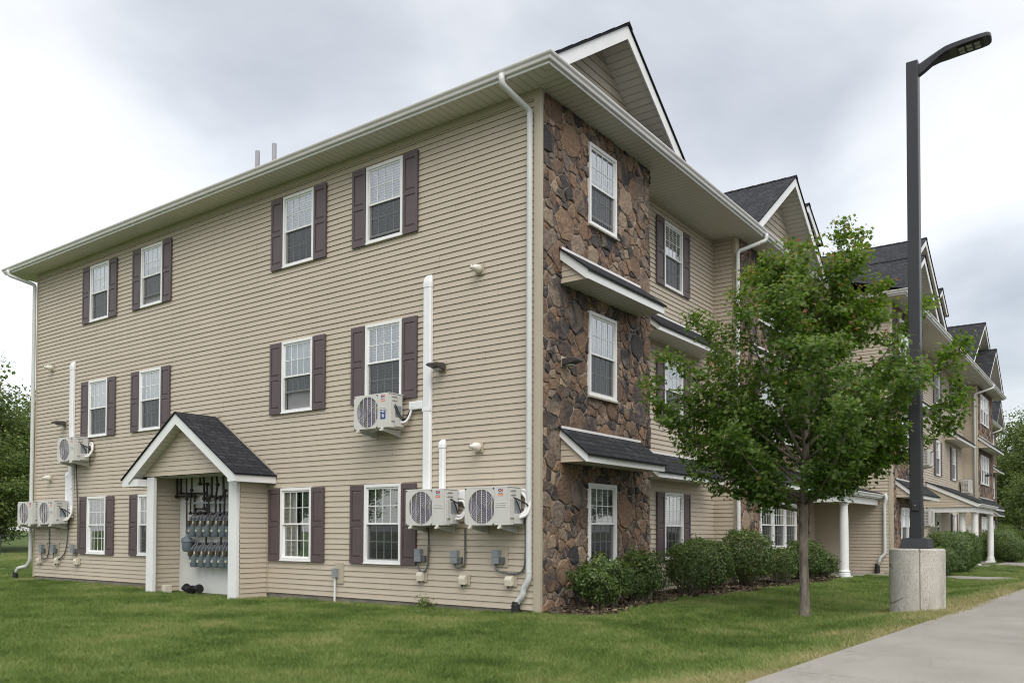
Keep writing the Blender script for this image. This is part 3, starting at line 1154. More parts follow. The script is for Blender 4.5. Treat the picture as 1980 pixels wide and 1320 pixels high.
# ---- front wall, from the near corner to the far end
WB = Wall('B', 0.0)
REC = 0.58
WBr = Wall('B', REC)
b1 = (1.48, 2.47)
fl_b = [(0.715, 2.145), (3.72, 5.21), (6.78, 8.24)]
stone_wall(WB, 0.062, 3.90, -0.12, SOF - 0.002, [(b1[0] + 0.01, b1[1] - 0.01, c + 0.01, e - 0.01) for c, e in fl_b], 3)
for (c, e), stl in zip(fl_b, ('mini', 'vertical', 'lace')):
    o_ = put_window(WB, *b1, c, e, 'vertical' if stl == 'lace' else stl, True, 0.12 if stl == 'lace' else 0.0)
    o_.location.y -= 0.030
    m_ = MB()
    m_.box(-0.03, b1[1] - b1[0] + 0.05, -0.075, 0.0, -0.06, -0.024)
    m_.build('sill', 'stoneslab', o_, bevel=0.006)
b2 = (5.74, 6.70)
siding(WBr, 3.9, 8.55, 0.0, SOF - 0.002, [(b2[0] + 0.01, b2[1] - 0.01, c + 0.01, e - 0.01) for c, e in floors])
for (c, e), stl in zip(floors, ('half', 'vertical', 'half')):
    put_window(WBr, *b2, c, e, stl)
    put_shutters(WBr, *b2, c)
siding(Wall('A', 8.55), 0.0, REC, 0.0, SOF - 0.002)
siding(Wall('C', 3.90), 0.03, REC, 0.0, SOF - 0.002)
mb = MB()
mb.box(8.52, 8.77, -0.030, 0.055, -0.05, SOF - 0.003)
mb.build('corner_post', 'trimtan', ROOT, bevel=0.006)
trip = [(10.08, 11.04), (11.05, 12.01), (12.02, 12.98)]
fl_t = [(0.86, 2.10), (3.74, 5.20), (6.78, 8.24)]
BAY2 = (8.772, 14.3)
stone_wall(WB, *BAY2, -0.12, SOF - 0.002, [(10.09, 12.97, c + 0.01, e - 0.01) for c, e in fl_t], 11)
for fi, (c, e) in enumerate(fl_t):
    for k, (a, b) in enumerate(trip):
        o_ = put_window(WB, a, b, c, e, ['green', 'curtain', 'vertical'][fi])
        o_.location.y -= 0.030
siding(Wall('C', 14.3), 0.03, REC, 0.0, SOF - 0.002)
TX, TY = 16.90, -1.77
siding(WBr, 14.3, TX, 0.0, SOF - 0.002)
WT = Wall('A', TX)
siding(WT, TY + 0.05, REC, 0.0, SOF - 0.002)
mb = MB()
mb.box(TX - 0.03, TX + 0.22, TY - 0.035, TY + 0.05, -0.05, SOF - 0.003)
mb.build('corner_post', 'trimtan', ROOT, bevel=0.006)
WTf = Wall('B', TY)
tw = [(18.05, 19.0), (19.01, 19.96), (19.97, 20.92)]
stone_wall(WTf, TX + 0.222, 21.85, -0.12, SOF - 0.002, [(18.06, 20.91, c + 0.01, e - 0.01) for c, e in fl_t], 21, 1.1)
for fi, (c, e) in enumerate(fl_t):
    for a, b in tw:
        o_ = put_window(WTf, a, b, c, e, ['green', 'vertical', 'vertical'][fi])
        o_.location.y -= 0.030
CR = -1.17
WC_ = Wall('B', CR)
cwin = [(27.95, 28.95), (32.0, 33.0)]
opn = [(a + 0.01, b - 0.01, c + 0.01, e - 0.01) for a, b in cwin for c, e in floors if not (a < 30 and c < 1)] + [(28.0, 29.0, 0.0, 2.15)]
siding(Wall('C', 21.85), TY + 0.03, CR, 0.0, SOF - 0.002)
siding(WC_, 21.85, 35.4, 0.0, SOF - 0.002, opn)
for a, b in cwin:
    for c, e in floors:
        if a < 30 and c < 1:
            continue
        put_window(WC_, a, b, c, e, 'mini')
        put_shutters(WC_, a, b, c)
# entrance door
mb = MB()
for a, b, c, e in ((0, 1.0, 2.07, 2.15), (0, 0.08, 0, 2.07), (0.92, 1.0, 0, 2.07)):
    mb.box(a, b, -0.04, 0.02, c, e)
door = mb.build('door', 'vinyl', ROOT)
door.location = (28.0, CR, 0.0)
mb = MB()
mb.box(0.081, 0.919, -0.005, 0.03, 0.02, 2.07)
mb.build('door_leaf', 'panel', door)
mb = MB()
mb.quad((0.22, -0.008, 0.5), (0.78, -0.008, 0.5), (0.78, -0.008, 1.75), (0.22, -0.008, 1.75))
mb.build('pane', 'glass', door)
mb = MB()
mb.tube([(0.86, -0.01, 1.0), (0.86, -0.06, 1.0), (0.77, -0.06, 1.0)], 0.012)
mb.build('handle', 'grey', door)
FX0, FX1 = 35.4, 41.2
siding(Wall('A', FX0), TY + 0.05, CR, 0.0, SOF - 0.002)
mb = MB()
mb.box(FX0 - 0.03, FX0 + 0.3, TY - 0.035, TY + 0.05, -0.05, SOF - 0.003)
mb.build('corner_post', 'trimtan', ROOT, bevel=0.006)
fw = [(36.5, 37.42), (37.43, 38.35), (38.36, 39.28)]
stone_wall(WTf, FX0 + 0.302, FX1, -0.12, SOF - 0.002, [(36.51, 39.27, c + 0.01, e - 0.01) for c, e in fl_t], 31, 1.4)
for fi, (c, e) in enumerate(fl_t):
    for a, b in fw:
        o_ = put_window(WTf, a, b, c, e, 'vertical')
        o_.location.y -= 0.030
siding(Wall('C', FX1), TY + 0.03, REC, 0.0, SOF - 0.002)
siding(WBr, FX1, 54.9, 0.0, SOF - 0.002)
siding(Wall('A', 54.9), 0.0, REC, 0.0, SOF - 0.002)
stone_wall(WB, 54.9, 58.8, -0.12, SOF - 0.002, [(56.34, 57.31, c + 0.01, e - 0.01) for c, e in fl_b], 41, 1.7)
for c, e in fl_b:
    o_ = put_window(WB, 56.33, 57.32, c, e, 'vertical')
    o_.location.y -= 0.030

# ---- eaves: soffit, fascia, gutter as runs along the outline of the roof edge
EB = LEN_A + 0.85
outline = [(-OVH, EB), (-OVH, -OVH), (TX - OVH, -OVH), (TX - OVH, TY - OVH), (FX1 + OVH, TY - OVH), (FX1 + OVH, -OVH), (58.8 + OVH, -OVH), (58.8 + OVH, EB)]


def soffit_strip(x0, x1, y0, y1, along):
    m_ = MB()
    L = (lambda p: p[1]) if along == 'y' else (lambda p: p[0])
    T = (lambda p: p[0]) if along == 'y' else (lambda p: p[1])
    c = [(x0, y0, SOF), (x0, y1, SOF), (x1, y1, SOF), (x1, y0, SOF)]
    m_.quad(*c, uv=[(L(p), T(p)) for p in c])
    return m_.build('soffit', 'soffit', ROOT)


def soffit_poly(pts, along):
    m_ = MB()
    i = 1 if along == 'y' else 0
    m_.poly([(x, y, SOF) for x, y in pts], uv=[(p[i], p[1 - i]) for p in pts])
    return m_.build('soffit', 'soffit', ROOT)


soffit_poly([(-OVH, -OVH), (0.0, 0.0), (0.0, EB), (-OVH, EB)], 'y')
soffit_poly([(-OVH, -OVH), (TX - OVH, -OVH), (TX - OVH, REC), (0.0, REC), (0.0, 0.0)], 'x')
soffit_poly([(TX - OVH, TY - OVH), (TX, TY), (TX, REC), (TX - OVH, REC)], 'y')
soffit_poly([(TX - OVH, TY - OVH), (FX1 + OVH, TY - OVH), (FX1 + OVH, CR), (TX, CR), (TX, TY)], 'x')
soffit_poly([(FX1, CR), (FX1 + OVH, CR), (FX1 + OVH, -OVH), (58.8 + OVH, -OVH), (58.8 + OVH, REC), (FX1, REC)], 'x')
soffit_poly([(0.0, LEN_A), (58.8, LEN_A), (58.8 + OVH, EB), (0, EB)], 'x')
soffit_poly([(58.8, REC), (58.8 + OVH, REC), (58.8 + OVH, EB), (58.8, LEN_A)], 'y')

GPROF = [(0.0, 0.0), (0.046, 0.0), (0.052, 0.010), (0.062, 0.044), (0.088, 0.068), (0.097, 0.088), (0.097, 0.102), (0.086, 0.102), (0.086, 0.092), (0.0, 0.092)]


def run_profile(path, prof, z, outside):
    """sweep a profile (out, up) along a plan path with mitred corners"""
    m_ = MB()
    n = len(path)
    rows = []
    for i, p_ in enumerate(path):
        P = Vector(p_)
        ta = (P - Vector(path[i - 1])).normalized() if i else None
        tb = (Vector(path[i + 1]) - P).normalized() if i < n - 1 else None
        na = Vector((ta.y, -ta.x)) * outside if ta else None
        nb = Vector((tb.y, -tb.x)) * outside if tb else None
        if na is None:
            nn = nb
        elif nb is None:
            nn = na
        else:
            nn = (na + nb) / (1 + na.dot(nb))
        rows.append([(P.x + nn.x * o_, P.y + nn.y * o_, z + h_) for o_, h_ in prof])
    for a, b in zip(rows[:-1], rows[1:]):
        for j in range(len(prof)):
            k = (j + 1) % len(prof)
            m_.quad(a[j], a[k], b[k], b[j])
    for rw in (rows[0], rows[-1]):
        m_.poly(rw)
    return m_


FP = [(0.0, -0.012), (0.0, 0.125), (-0.02, 0.125), (-0.02, -0.012)]
run_profile(outline, FP, SOF, 1).build('fascia', 'white', ROOT)
run_profile(outline, GPROF, SOF + 0.034, 1).build('gutter', 'gutter', ROOT)

# ---- main roof: hipped, shallow
ZE = SOF + 0.143
PIT = 0.45


def roof_quad(m_, pts, edir):
    """uv in metres: u along the eave, v up the slope"""
    a = Vector(pts[0])
    e = Vector(edir).normalized()
    nrm = (Vector(pts[1]) - a).cross(Vector(pts[2]) - a).normalized()
    s_ = nrm.cross(e)
    if s_.z < 0:
        s_ = -s_
    m_.poly(pts, uv=[((Vector(p) - a).dot(e), (Vector(p) - a).dot(s_)) for p in pts])


ox0, ox1, oy0, oy1 = -OVH - 0.03, 58.8 + OVH + 0.03, -OVH - 0.03, EB + 0.03
hw = (oy1 - oy0) / 2
zr = ZE + hw * PIT
ym = (oy0 + oy1) / 2
ra, rb = (ox0 + hw, ym, zr), (ox1 - hw, ym, zr)
mb = MB()
roof_quad(mb, [(ox0, oy0, ZE), (ox1, oy0, ZE), rb, ra], (1, 0, 0))
roof_quad(mb, [(ox1, oy1, ZE), (ox0, oy1, ZE), ra, rb], (1, 0, 0))
roof_quad(mb, [(ox0, oy1, ZE), (ox0, oy0, ZE), ra], (0, 1, 0))
roof_quad(mb, [(ox1, oy0, ZE), (ox1, oy1, ZE), rb], (0, 1, 0))
# forward part over the middle section
roof_quad(mb, [(TX - OVH - 0.03, TY - OVH - 0.03, ZE - 0.004), (FX1 + OVH + 0.03, TY - OVH - 0.03, ZE - 0.004),
               (FX1 + OVH + 0.03, 3.0, ZE - 0.004 + (3.0 - TY + OVH) * 0.30), (TX - OVH - 0.03, 3.0, ZE - 0.004 + (3.0 - TY + OVH) * 0.30)], (1, 0, 0))
roof = mb.build('roof', 'shingle', ROOT)
for yy, h_ in ((9.40, 10.59), (8.76, 10.60)):
    mb = MB()
    mb.tube([(1.5, yy, 9.5), (1.5, yy, h_)], 0.055, 12)
    mb.build('vent_pipe', 'ventgrey', roof)


def gable(xc, hwid, y, zbase, zap, depth, back=0.60, wall_mat='shake', rake=0.20, name='gable', lap=0.165, zmin=None):
    """a gable facing -y; its ridge runs back along +y"""
    sl = (zap - zbase) / hwid
    yb = y + depth
    zmin = zbase - 0.02 if zmin is None else zmin
    th = 0.035
    m_ = MB()
    for s_ in (-1, 1):
        e0, e1 = (xc + s_ * (hwid + 0.04), y - 0.03, zbase - 0.04 * sl + 0.02), (xc + s_ * (hwid + 0.04), yb, zbase - 0.04 * sl + 0.02)
        r0_, r1_ = (xc, y - 0.03, zap + 0.02), (xc, yb, zap + 0.02)
        roof_quad(m_, [e0, r0_, r1_, e1], (0, 1, 0))
        lo = lambda p: (p[0], p[1], p[2] - th)
        m_.quad(lo(e0), lo(r0_), lo(r1_), lo(e1))
        m_.quad(e0, r0_, lo(r0_), lo(e0))
        m_.quad(e0, e1, lo(e1), lo(e0))
    # ridge cap shingles
    nseg = int(depth / 0.3)
    for i in range(min(nseg, 30)):
        ya, yb_ = y - 0.035 + i * 0.3, y - 0.035 + (i + 1) * 0.3 + 0.02
        for s_ in (-1, 1):
            m_.quad((xc, ya, zap + 0.045), (xc, yb_, zap + 0.032), (xc + s_ * 0.12, yb_, zap + 0.032 - 0.12 * sl), (xc + s_ * 0.12, ya, zap + 0.045 - 0.12 * sl),
                    uv=[(0, 0), (0.3, 0), (0.3, 0.13), (0, 0.13)])
            m_.quad((xc, ya, zap + 0.045), (xc + s_ * 0.12, ya, zap + 0.045 - 0.12 * sl), (xc + s_ * 0.12, ya, zap + 0.01 - 0.12 * sl), (xc, ya, zap + 0.01))
    g = m_.build(name, 'shingle', ROOT)
    # rake boards
    m_ = MB()
    for s_ in (-1, 1):
        pts = [(xc, y, zap - th + 0.015), (xc, y, zap - th + 0.015 - rake * math.sqrt(1 + sl * sl)),
               (xc + s_ * hwid, y, zbase - th + 0.015 - rake * math.sqrt(1 + sl * sl)), (xc + s_ * hwid, y, zbase - th + 0.015)]
        pts = [(q[0], y, q[1]) for q in clip([(q[0], q[2]) for q in pts], 0, -1, -zmin)]
        m_.prism(pts, (0, 0.028, 0))
    m_.build('rake_board', 'white', g, fixn=True)
    # sloping soffits
    m_ = MB()
    zo = th + rake * 0.75 * math.sqrt(1 + sl * sl)
    for s_ in (-1, 1):
        hx = min(hwid, (zap - zo - zmin + 0.04) / sl)
        zx = zap - zo - hx * sl
        c = [(xc, y + 0.028, zap - zo), (xc + s_ * hx, y + 0.028, zx), (xc + s_ * hx, y + back, zx), (xc, y + back, zap - zo)]
        L = math.sqrt(1 + sl * sl) * hwid
        m_.quad(*c, uv=[(0, 0), (L, 0), (L, back), (0, back)])
    m_.build('soffit', 'soffit', g)
    # shingled gable wall
    m_ = MB()
    yw = y + back
    z = zmin - 0.03
    zt = zap - zo
    k = 0
    rndg = random.Random(int(xc * 10))
    while z < zt - 0.02:
        z1 = min(z + lap, zt)

        def xh(zz):
            return max(0.0, min(hwid, (zt - zz) / sl))
        a, b = xh(z), xh(z1)
        m_.quad((xc - a, yw - 0.022, z), (xc + a, yw - 0.022, z), (xc + b, yw - 0.004, z1), (xc - b, yw - 0.004, z1))
        m_.quad((xc - a, yw - 0.022, z), (xc + a, yw - 0.022, z), (xc + a, yw + 0.01, z + 0.004), (xc - a, yw + 0.01, z + 0.004))
        if wall_mat == 'shake':
            x = xc - a + rndg.uniform(0.05, 0.2)
            while x < xc + a:
                if abs(x - xc) < b:
                    m_.box(x - 0.006, x + 0.006, yw - 0.0245, yw - 0.019, z, z + 0.002)
                    m_.quad((x - 0.004, yw - 0.0226, z), (x + 0.004, yw - 0.0226, z), (x + 0.004, yw - 0.0046, z1), (x - 0.004, yw - 0.0046, z1))
                x += rndg.uniform(0.12, 0.24)
        z = z1
        k += 1
    m_.build('gable_wall', wall_mat, g)
    return g


gable(1.955, 2.44, -OVH - 0.02, SOF + 0.150, 10.40, 5.0)
gable(11.42, 3.0, -OVH - 0.02, SOF + 0.150, 10.90, 6.0)
gable(15.2, 1.45, 0.2, 10.65, 11.53, 8.0, back=0.35)
gable(21.55, 5.15, -2.02, SOF + 0.165, 11.80, 11.0, wall_mat='siding', lap=EXPO)
gable(19.35, 2.95, TY - OVH - 0.02, SOF + 0.150, 10.54, 6.0)
gable(36.95, 5.1, -2.02, SOF + 0.165, 11.88, 11.0, wall_mat='siding', lap=EXPO)
gable(38.1, 2.95, TY - OVH - 0.02, SOF + 0.150, 10.70, 6.0)
gable(29.3, 1.45, -1.30, 11.05, 11.94, 8.0, back=0.35)
mb = MB()
mb.box(28.5, 30.0, -0.94, 6.0, 9.3, 11.1)
mb.build('dormer_wall', 'shake', ROOT)
mb = MB()
mb.box(14.3, 16.0, 0.56, 6.0, 9.2, 10.7)
mb.build('dormer_wall', 'shake', ROOT)
gable(47.4, 3.0, -OVH - 0.02, SOF + 0.150, 10.90, 6.0)
gable(56.6, 2.44, -OVH - 0.02, SOF + 0.150, 10.55, 5.0)


# ---- small shed roofs over the windows
def awning(x0, x1, yw, proj, zt, zf, fh=0.15, ends=(1, 1)):
    """shed roof against the wall plane yw, fascia at yw - proj"""
    yf = yw - proj
    sl = (zt - zf) / proj
    m_ = MB()
    e = 0.035
    roof_quad(m_, [(x0 - e, yf - e, zf - e * sl + 0.02), (x1 + e, yf - e, zf - e * sl + 0.02), (x1 + e, yw, zt + 0.02), (x0 - e, yw, zt + 0.02)], (1, 0, 0))
    m_.quad((x0 - e, yf - e, zf - e * sl - 0.01), (x1 + e, yf - e, zf - e * sl - 0.01), (x1 + e, yw, zt - 0.01), (x0 - e, yw, zt - 0.01))
    m_.quad((x0 - e, yf - e, zf - e * sl - 0.01), (x1 + e, yf - e, zf - e * sl - 0.01), (x1 + e, yf - e, zf - e * sl + 0.02), (x0 - e, yf - e, zf - e * sl + 0.02))
    for x in (x0 - e, x1 + e):
        m_.quad((x, yf - e, zf - e * sl - 0.01), (x, yf - e, zf - e * sl + 0.02), (x, yw, zt + 0.02), (x, yw, zt - 0.01))
    g = m_.build('awning', 'shingle', ROOT)
    m_ = MB()
    m_.box(x0, x1, yf, yf + 0.025, zf - fh, zf - 0.008)
    for k, x in zip(ends, (x0, x1 - 0.025)):
        if k:
            m_.prism([(x, yf + 0.025, zf - fh), (x, yf + 0.025, zf - 0.01 + 0.02 * sl), (x, yw - 0.045, zt - 0.012 - 0.045 * sl), (x, yw - 0.045, zt - fh - 0.012 - 0.045 * sl)], (0.025, 0, 0))
    m_.build('fascia', 'white', g, fixn=True)
    m_ = MB()
    c = [(x0 + 0.03, yf + 0.02, zf - fh + 0.015), (x1 - 0.03, yf + 0.02, zf - fh + 0.015), (x1 - 0.03, yw, zf - fh + 0.015), (x0 + 0.03, yw, zf - fh + 0.015)]
    m_.quad(*c, uv=[(p[0], p[1]) for p in c])
    m_.build('soffit', 'soffit', g)
    for k, x, sg in zip(ends, (x0 + 0.06, x1 - 0.06), (-1, 1)):
        m_ = MB()
        if k:
            z = zf - fh + 0.016
            while z < zt - fh - 0.03:
                z1 = min(z + EXPO, zt - 0.05)

                def yy(zz):
                    return yw - max(0, min(proj - 0.03, (zt - zz) / sl - 0.01))
                m_.quad((x + sg * 0.014, yy(z), z), (x + sg * 0.014, yw, z), (x + sg * 0.002, yw, z1), (x + sg * 0.002, yy(z1), z1))
                m_.quad((x + sg * 0.014, yy(z), z), (x + sg * 0.014, yw, z), (x - sg * 0.01, yw, z + 0.003), (x - sg * 0.01, yy(z), z + 0.003))
                z = z1
        if m_.f:
            m_.build('cheek', 'siding', g)
    # metal flashing where it meets the wall
    m_ = MB()
    m_.box(x0, x1, yw - 0.088, yw - 0.082, zt - 0.05, zt - 0.006)
    m_.build('flashing', 'gutter', g)
    return g


for fz in (0, 3.03):
    awning(0.56, 3.40, 0.0, 0.60, 3.07 + fz, 2.575 + fz + (0.03 if fz else 0), 0.14 if not fz else 0.17)
    awning(4.35, 7.75, REC, 0.60, 3.03 + fz, 2.54 + fz, 0.13)
    awning(9.55, 13.6, 0.0, 0.60, 3.07 + fz, 2.575 + fz)
    awning(17.3, 21.6, TY, 0.60, 3.02 + fz, 2.54 + fz)
    awning(35.7, 40.9, TY, 0.60, 3.07 + fz, 2.58 + fz)
    awning(55.4, 58.2, 0.0, 0.60, 3.07 + fz, 2.58 + fz)
awning(30.2, 34.9, CR, 0.60, 6.05, 5.55)

# ---- porch by the first stone bays
def shed_porch(x0, x1, yw, yf, zt, zf, col_pts, name, gut=(0, 1)):
    g = awning(x0, x1, yw, yw - yf, zt, zf, 0.17, (1, 1))
    g.name = name
    run_profile([(x0, yf), (x1, yf)], GPROF, zf - 0.135, 1).build('gutter', 'white', g)
    m_ = MB()
    m_.box(x0 + 0.1, x1 - 0.03, yf + 0.10, yf + 0.28, zf - 0.36, zf - 0.17)
    m_.box(x0 + 0.1, x0 + 0.28, yf + 0.285, yw - 0.05, zf - 0.36, zf - 0.17)
    m_.build('beam', 'white', g)
    prof = [(0.17, 0.0), (0.17, 0.07), (0.15, 0.09), (0.165, 0.13), (0.135, 0.17), (0.128, 0.2), (0.125, 0.9), (0.118, 1.6), (0.105, 2.0),
            (0.105, 2.02), (0.125, 2.04), (0.125, 2.07), (0.108, 2.085)]
    ztop = zf - 0.36
    sc_ = (ztop - 0.08) / 2.085
    for cx_, cy_ in col_pts:
        c_ = MB()
        c_.lathe([(a, 0.06 + b * sc_) for a, b in prof], (cx_, cy_, 0.0), 'z', 28)
        c_.box(cx_ - 0.185, cx_ + 0.185, cy_ - 0.185, cy_ + 0.185, -0.02, 0.06)
        c_.box(cx_ - 0.14, cx_ + 0.14, cy_ - 0.14, cy_ + 0.14, ztop - 0.025, ztop)
        me_ = c_.mesh('column', M['column'])
        smooth_angle(me_)
        obj('column', me_, g)
    return g


shed_porch(12.9, TX - 0.03, REC, -1.50, 3.10, 2.50, [(13.4, -1.27)], 'porch_roof')
shed_porch(25.8, 31.2, CR, -3.05, 3.34, 2.46, [(26.25, -2.86), (30.9, -2.86), (26.25, -2.42)], 'entrance_canopy')


# ---- downspouts
def downspout(path, boot, parent=None, mat='spout'):
    m_ = MB()
    pts = [Vector(p) for p in path]
    n0 = 0
    # rounded corners
    fine = [pts[0]]
    for a, b, c in zip(pts[:-2], pts[1:-1], pts[2:]):
        l1, l2 = min(0.07, (b - a).length * 0.45), min(0.07, (c - b).length * 0.45)
        p0, p1 = b + (a - b).normalized() * l1, b + (c - b).normalized() * l2
        for t_ in (0, 0.33, 0.67, 1):
            fine.append((p0 * (1 - t_) + b * t_) * (1 - t_) + (b * (1 - t_) + p1 * t_) * t_)
    fine.append(pts[-1])
    m_.tube(fine, 0.05, 12)
    # joints
    o_ = m_.build('downspout', mat, ROOT, smooth=True)
    j = MB()
    for (x, y, z) in boot[1]:
        j.tube([(x, y, z - 0.012), (x, y, z + 0.012)], 0.0535, 12)
    if boot[1]:
        j.build('joint_band', mat, o_)
    bx_, by_, bz_ = boot[0]
    k = MB()
    k.tube([(bx_, by_, bz_), (bx_, by_, bz_ - 0.10), (bx_, by_, bz_ - 0.28)], [0.062, 0.07, 0.085], 12)
    for i in range(4):
        k.tube([(bx_, by_, bz_ - 0.06 - i * 0.05), (bx_, by_, bz_ - 0.08 - i * 0.05)], 0.078, 12)
    k.build('drain_boot', 'black', o_)
    return o_


XD = -0.085
downspout([(-0.63, 0.30, SOF + 0.06), (-0.63, 0.30, SOF - 0.10), (XD, 0.13, SOF - 0.36), (XD, 0.13, 0.50), (XD, 0.24, 0.34), (XD, 0.245, 0.24), (XD, 0.35, 0.14), (XD - 0.02, 0.37, 0.06)],
          ((XD - 0.02, 0.375, 0.135), [(XD, 0.13, 5.46), (XD, 0.13, 2.65), (XD, 0.13, 0.62)]))
downspout([(-0.63, 17.75, SOF + 0.06), (-0.63, 17.75, SOF - 0.08), (-0.09, 17.36, SOF - 0.30), (-0.09, 17.36, 0.45), (-0.12, 17.5, 0.26), (-0.2, 17.85, 0.2), (-0.22, 17.95, 0.06)],
          ((-0.22, 17.96, 0.10), [(-0.09, 17.36, 5.5), (-0.09, 17.36, 2.6)]))
downspout([(9.0, -0.63, SOF + 0.06), (9.0, -0.63, SOF - 0.10), (8.47, -0.10, SOF - 0.42), (8.47, -0.10, 0.35), (8.3, -0.25, 0.1)],
          ((8.3, -0.26, 0.16), [(8.47, -0.1, 5.5)]))
downspout([(TX - 0.10, -1.62, 2.50), (TX - 0.10, -1.66, 2.36), (TX - 0.085, -1.60, 2.15), (TX - 0.085, -1.60, 0.62), (TX - 0.12, -1.47, 0.50), (TX - 0.12, -1.40, 0.25)],
          ((TX - 0.12, -1.38, 0.31), []))
downspout([(36.3, -2.43, SOF + 0.06), (36.3, -2.43, SOF - 0.10), (35.28, -1.72, SOF - 0.5), (35.28, -1.72, 0.1)], ((35.28, -1.72, 0.15), []))
downspout([(56.2, -0.63, SOF + 0.06), (56.2, -0.63, SOF - 0.10), (54.8, -0.1, SOF - 0.5), (54.8, -0.1, 0.1)], ((54.8, -0.1, 0.15), []))

# ---- meter alcove on the end wall
AX, AY0, AY1 = -0.76, 6.92, 10.24
mb = MB()
zl, zh, pc, ph = 2.44, 3.835, 8.74, 2.13
for s_ in (-1, 1):
    e0, e1 = (-1.06, pc + s_ * ph, zl), (-0.022, pc + s_ * ph, zl)
    r_0, r_1 = (-1.06, pc, zh), (-0.022, pc, zh)
    roof_quad(mb, [e0, e1, r_1, r_0], (1, 0, 0))
    lo = lambda p: (p[0], p[1], p[2] - 0.03)
    mb.quad(lo(e0), lo(e1), lo(r_1), lo(r_0))
    mb.quad(e0, r_0, lo(r_0), lo(e0))
    mb.quad(e0, e1, lo(e1), lo(e0))
alc = mb.build('meter_alcove', 'shingle', ROOT)
sl = (zh - zl) / ph
mb = MB()
rk = 0.20
for s_ in (-1, 1):
    tip = pc + s_ * (ph - 0.03)
    mb.prism([(-1.03, pc, zh - 0.03), (-1.03, pc, zh - 0.03 - rk * 1.2), (-1.03, pc + s_ * (ph - 0.27), zl + 0.27 * sl - 0.03 - rk * 1.2), (-1.03, pc + s_ * (ph - 0.27), 2.275), (-1.03, tip, 2.275), (-1.03, tip, zl + 0.03 * sl - 0.03)], (0.03, 0, 0))
    a = pc + s_ * (ph - 0.03)
    b = pc + s_ * (ph - 0.055)
    mb.box(-1.0, -0.024, min(a, b), max(a, b), 2.275, zl - 0.015)
    # boxed eave return
    a2, b2_ = pc + s_ * (ph - 0.268), pc + s_ * (ph - 0.056)
    if s_ > 0:
        a2 = AY1 + 0.006
    mb.box(-0.998, -0.03, min(a2, b2_), max(a2, b2_), 2.278, 2.44)
mb.build('rake_board', 'white', alc, fixn=True)
mb = MB()
for s_ in (-1, 1):
    c = [(-1.0, pc, zh - 0.235), (-0.76, pc, zh - 0.235), (-0.76, pc + s_ * (ph - 0.1), zl - 0.17), (-1.0, pc + s_ * (ph - 0.1), zl - 0.17)]
    mb.quad(*c, uv=[(0, 0), (0, 0.3), (2.4, 0.3), (2.4, 0)])
mb.build('soffit', 'soffit', alc)
mb = MB()
z = 2.50
wa = Wall('A', AX)
while z < zh - 0.28:
    z1 = min(z + EXPO, zh - 0.25)
    a, b = (zh - 0.235 - z) / sl, (zh - 0.235 - z1) / sl
    a, b = min(a, 1.72), min(b, 1.72)
    mb.quad(wa.p(pc - a, 0.019, z), wa.p(pc + a, 0.019, z), wa.p(pc + b, 0.004, z1), wa.p(pc - b, 0.004, z1))
    mb.quad(wa.p(pc - a, 0.019, z), wa.p(pc + a, 0.019, z), wa.p(pc + a, -0.01, z + 0.004), wa.p(pc - a, -0.01, z + 0.004))
    z = z1
mb.build('gable_wall', 'siding', alc)
mb = MB()
c = [(AX, AY0, 2.485), (AX, AY1, 2.485), (-0.03, AY1, 2.485), (-0.03, AY0, 2.485)]
mb.quad(*c, uv=[(p[1], p[0]) for p in c])
mb.build('ceiling', 'soffit', alc)
for ya, yb in ((AY0, AY0 + 0.27), (AY1 - 0.27, AY1)):
    mb = MB()
    mb.box(AX - 0.022, AX + 0.06, ya, yb, -0.22, 2.484)
    mb.build('post', 'white', alc, bevel=0.006)
for y, wk in ((AY0, 'B'), (AY0 + 0.10, 'D'), (AY1 - 0.10, 'B'), (AY1, 'D')):
    siding(Wall(wk, y), AX + 0.06, -0.02, -0.10, 2.485, name='side_wall', parent=alc)
mb = MB()
mb.box(-0.014, 0.02, AY0 + 0.1, AY1 - 0.1, -0.25, 2.485)
mb.build('back_panel', 'panel', alc)
mb = MB()
mb.box(-0.035, 0.0, AY0 - 0.05, AY0 - 0.022, -0.02, 2.28)
mb.build('corner_post', 'trimtan', alc)
mb = MB()
mb.box(-0.045, -0.021, pc - 0.12, pc + 0.12, zh - 0.02, zh + 0.035)
for i in range(14):
    t0_, t1_ = i / 14, (i + 1) / 14
    ya, yb = pc - ph * t0_, pc - ph * t1_
    za, zb_ = zh - (zh - zl) * t0_, zh - (zh - zl) * t1_
    mb.quad((-0.03, ya, za - 0.01), (-0.03, yb, zb_ - 0.01), (-0.03, yb, zb_ + 0.05), (-0.03, ya, za + 0.05))
mb.build('flashing', 'trimtan', alc)

# ---- wall vents and lamps
for yy in (1.21, 16.36):
    for zz in (5.785, 2.725):
        m_ = MB()
        WA.box(m_, yy - 0.085, yy + 0.085, 0.012, 0.045, zz - 0.095, zz + 0.095)
        v_ = m_.build('vent_hood', 'trimtan', ROOT, bevel=0.008)
        k = MB()
        k.tube([(-0.045, yy, zz), (-0.10, yy, zz), (-0.16, yy + 0.01, zz + 0.005), (-0.215, yy + 0.02, zz - 0.005)], [0.075, 0.078, 0.062, 0.028], 14)
        k.tube([(-0.19, yy + 0.02, zz + 0.0), (-0.235, yy + 0.03, zz + 0.0)], [0.034, 0.04], 12)
        k.build('hood_cone', 'ventwhite', v_, smooth=True)


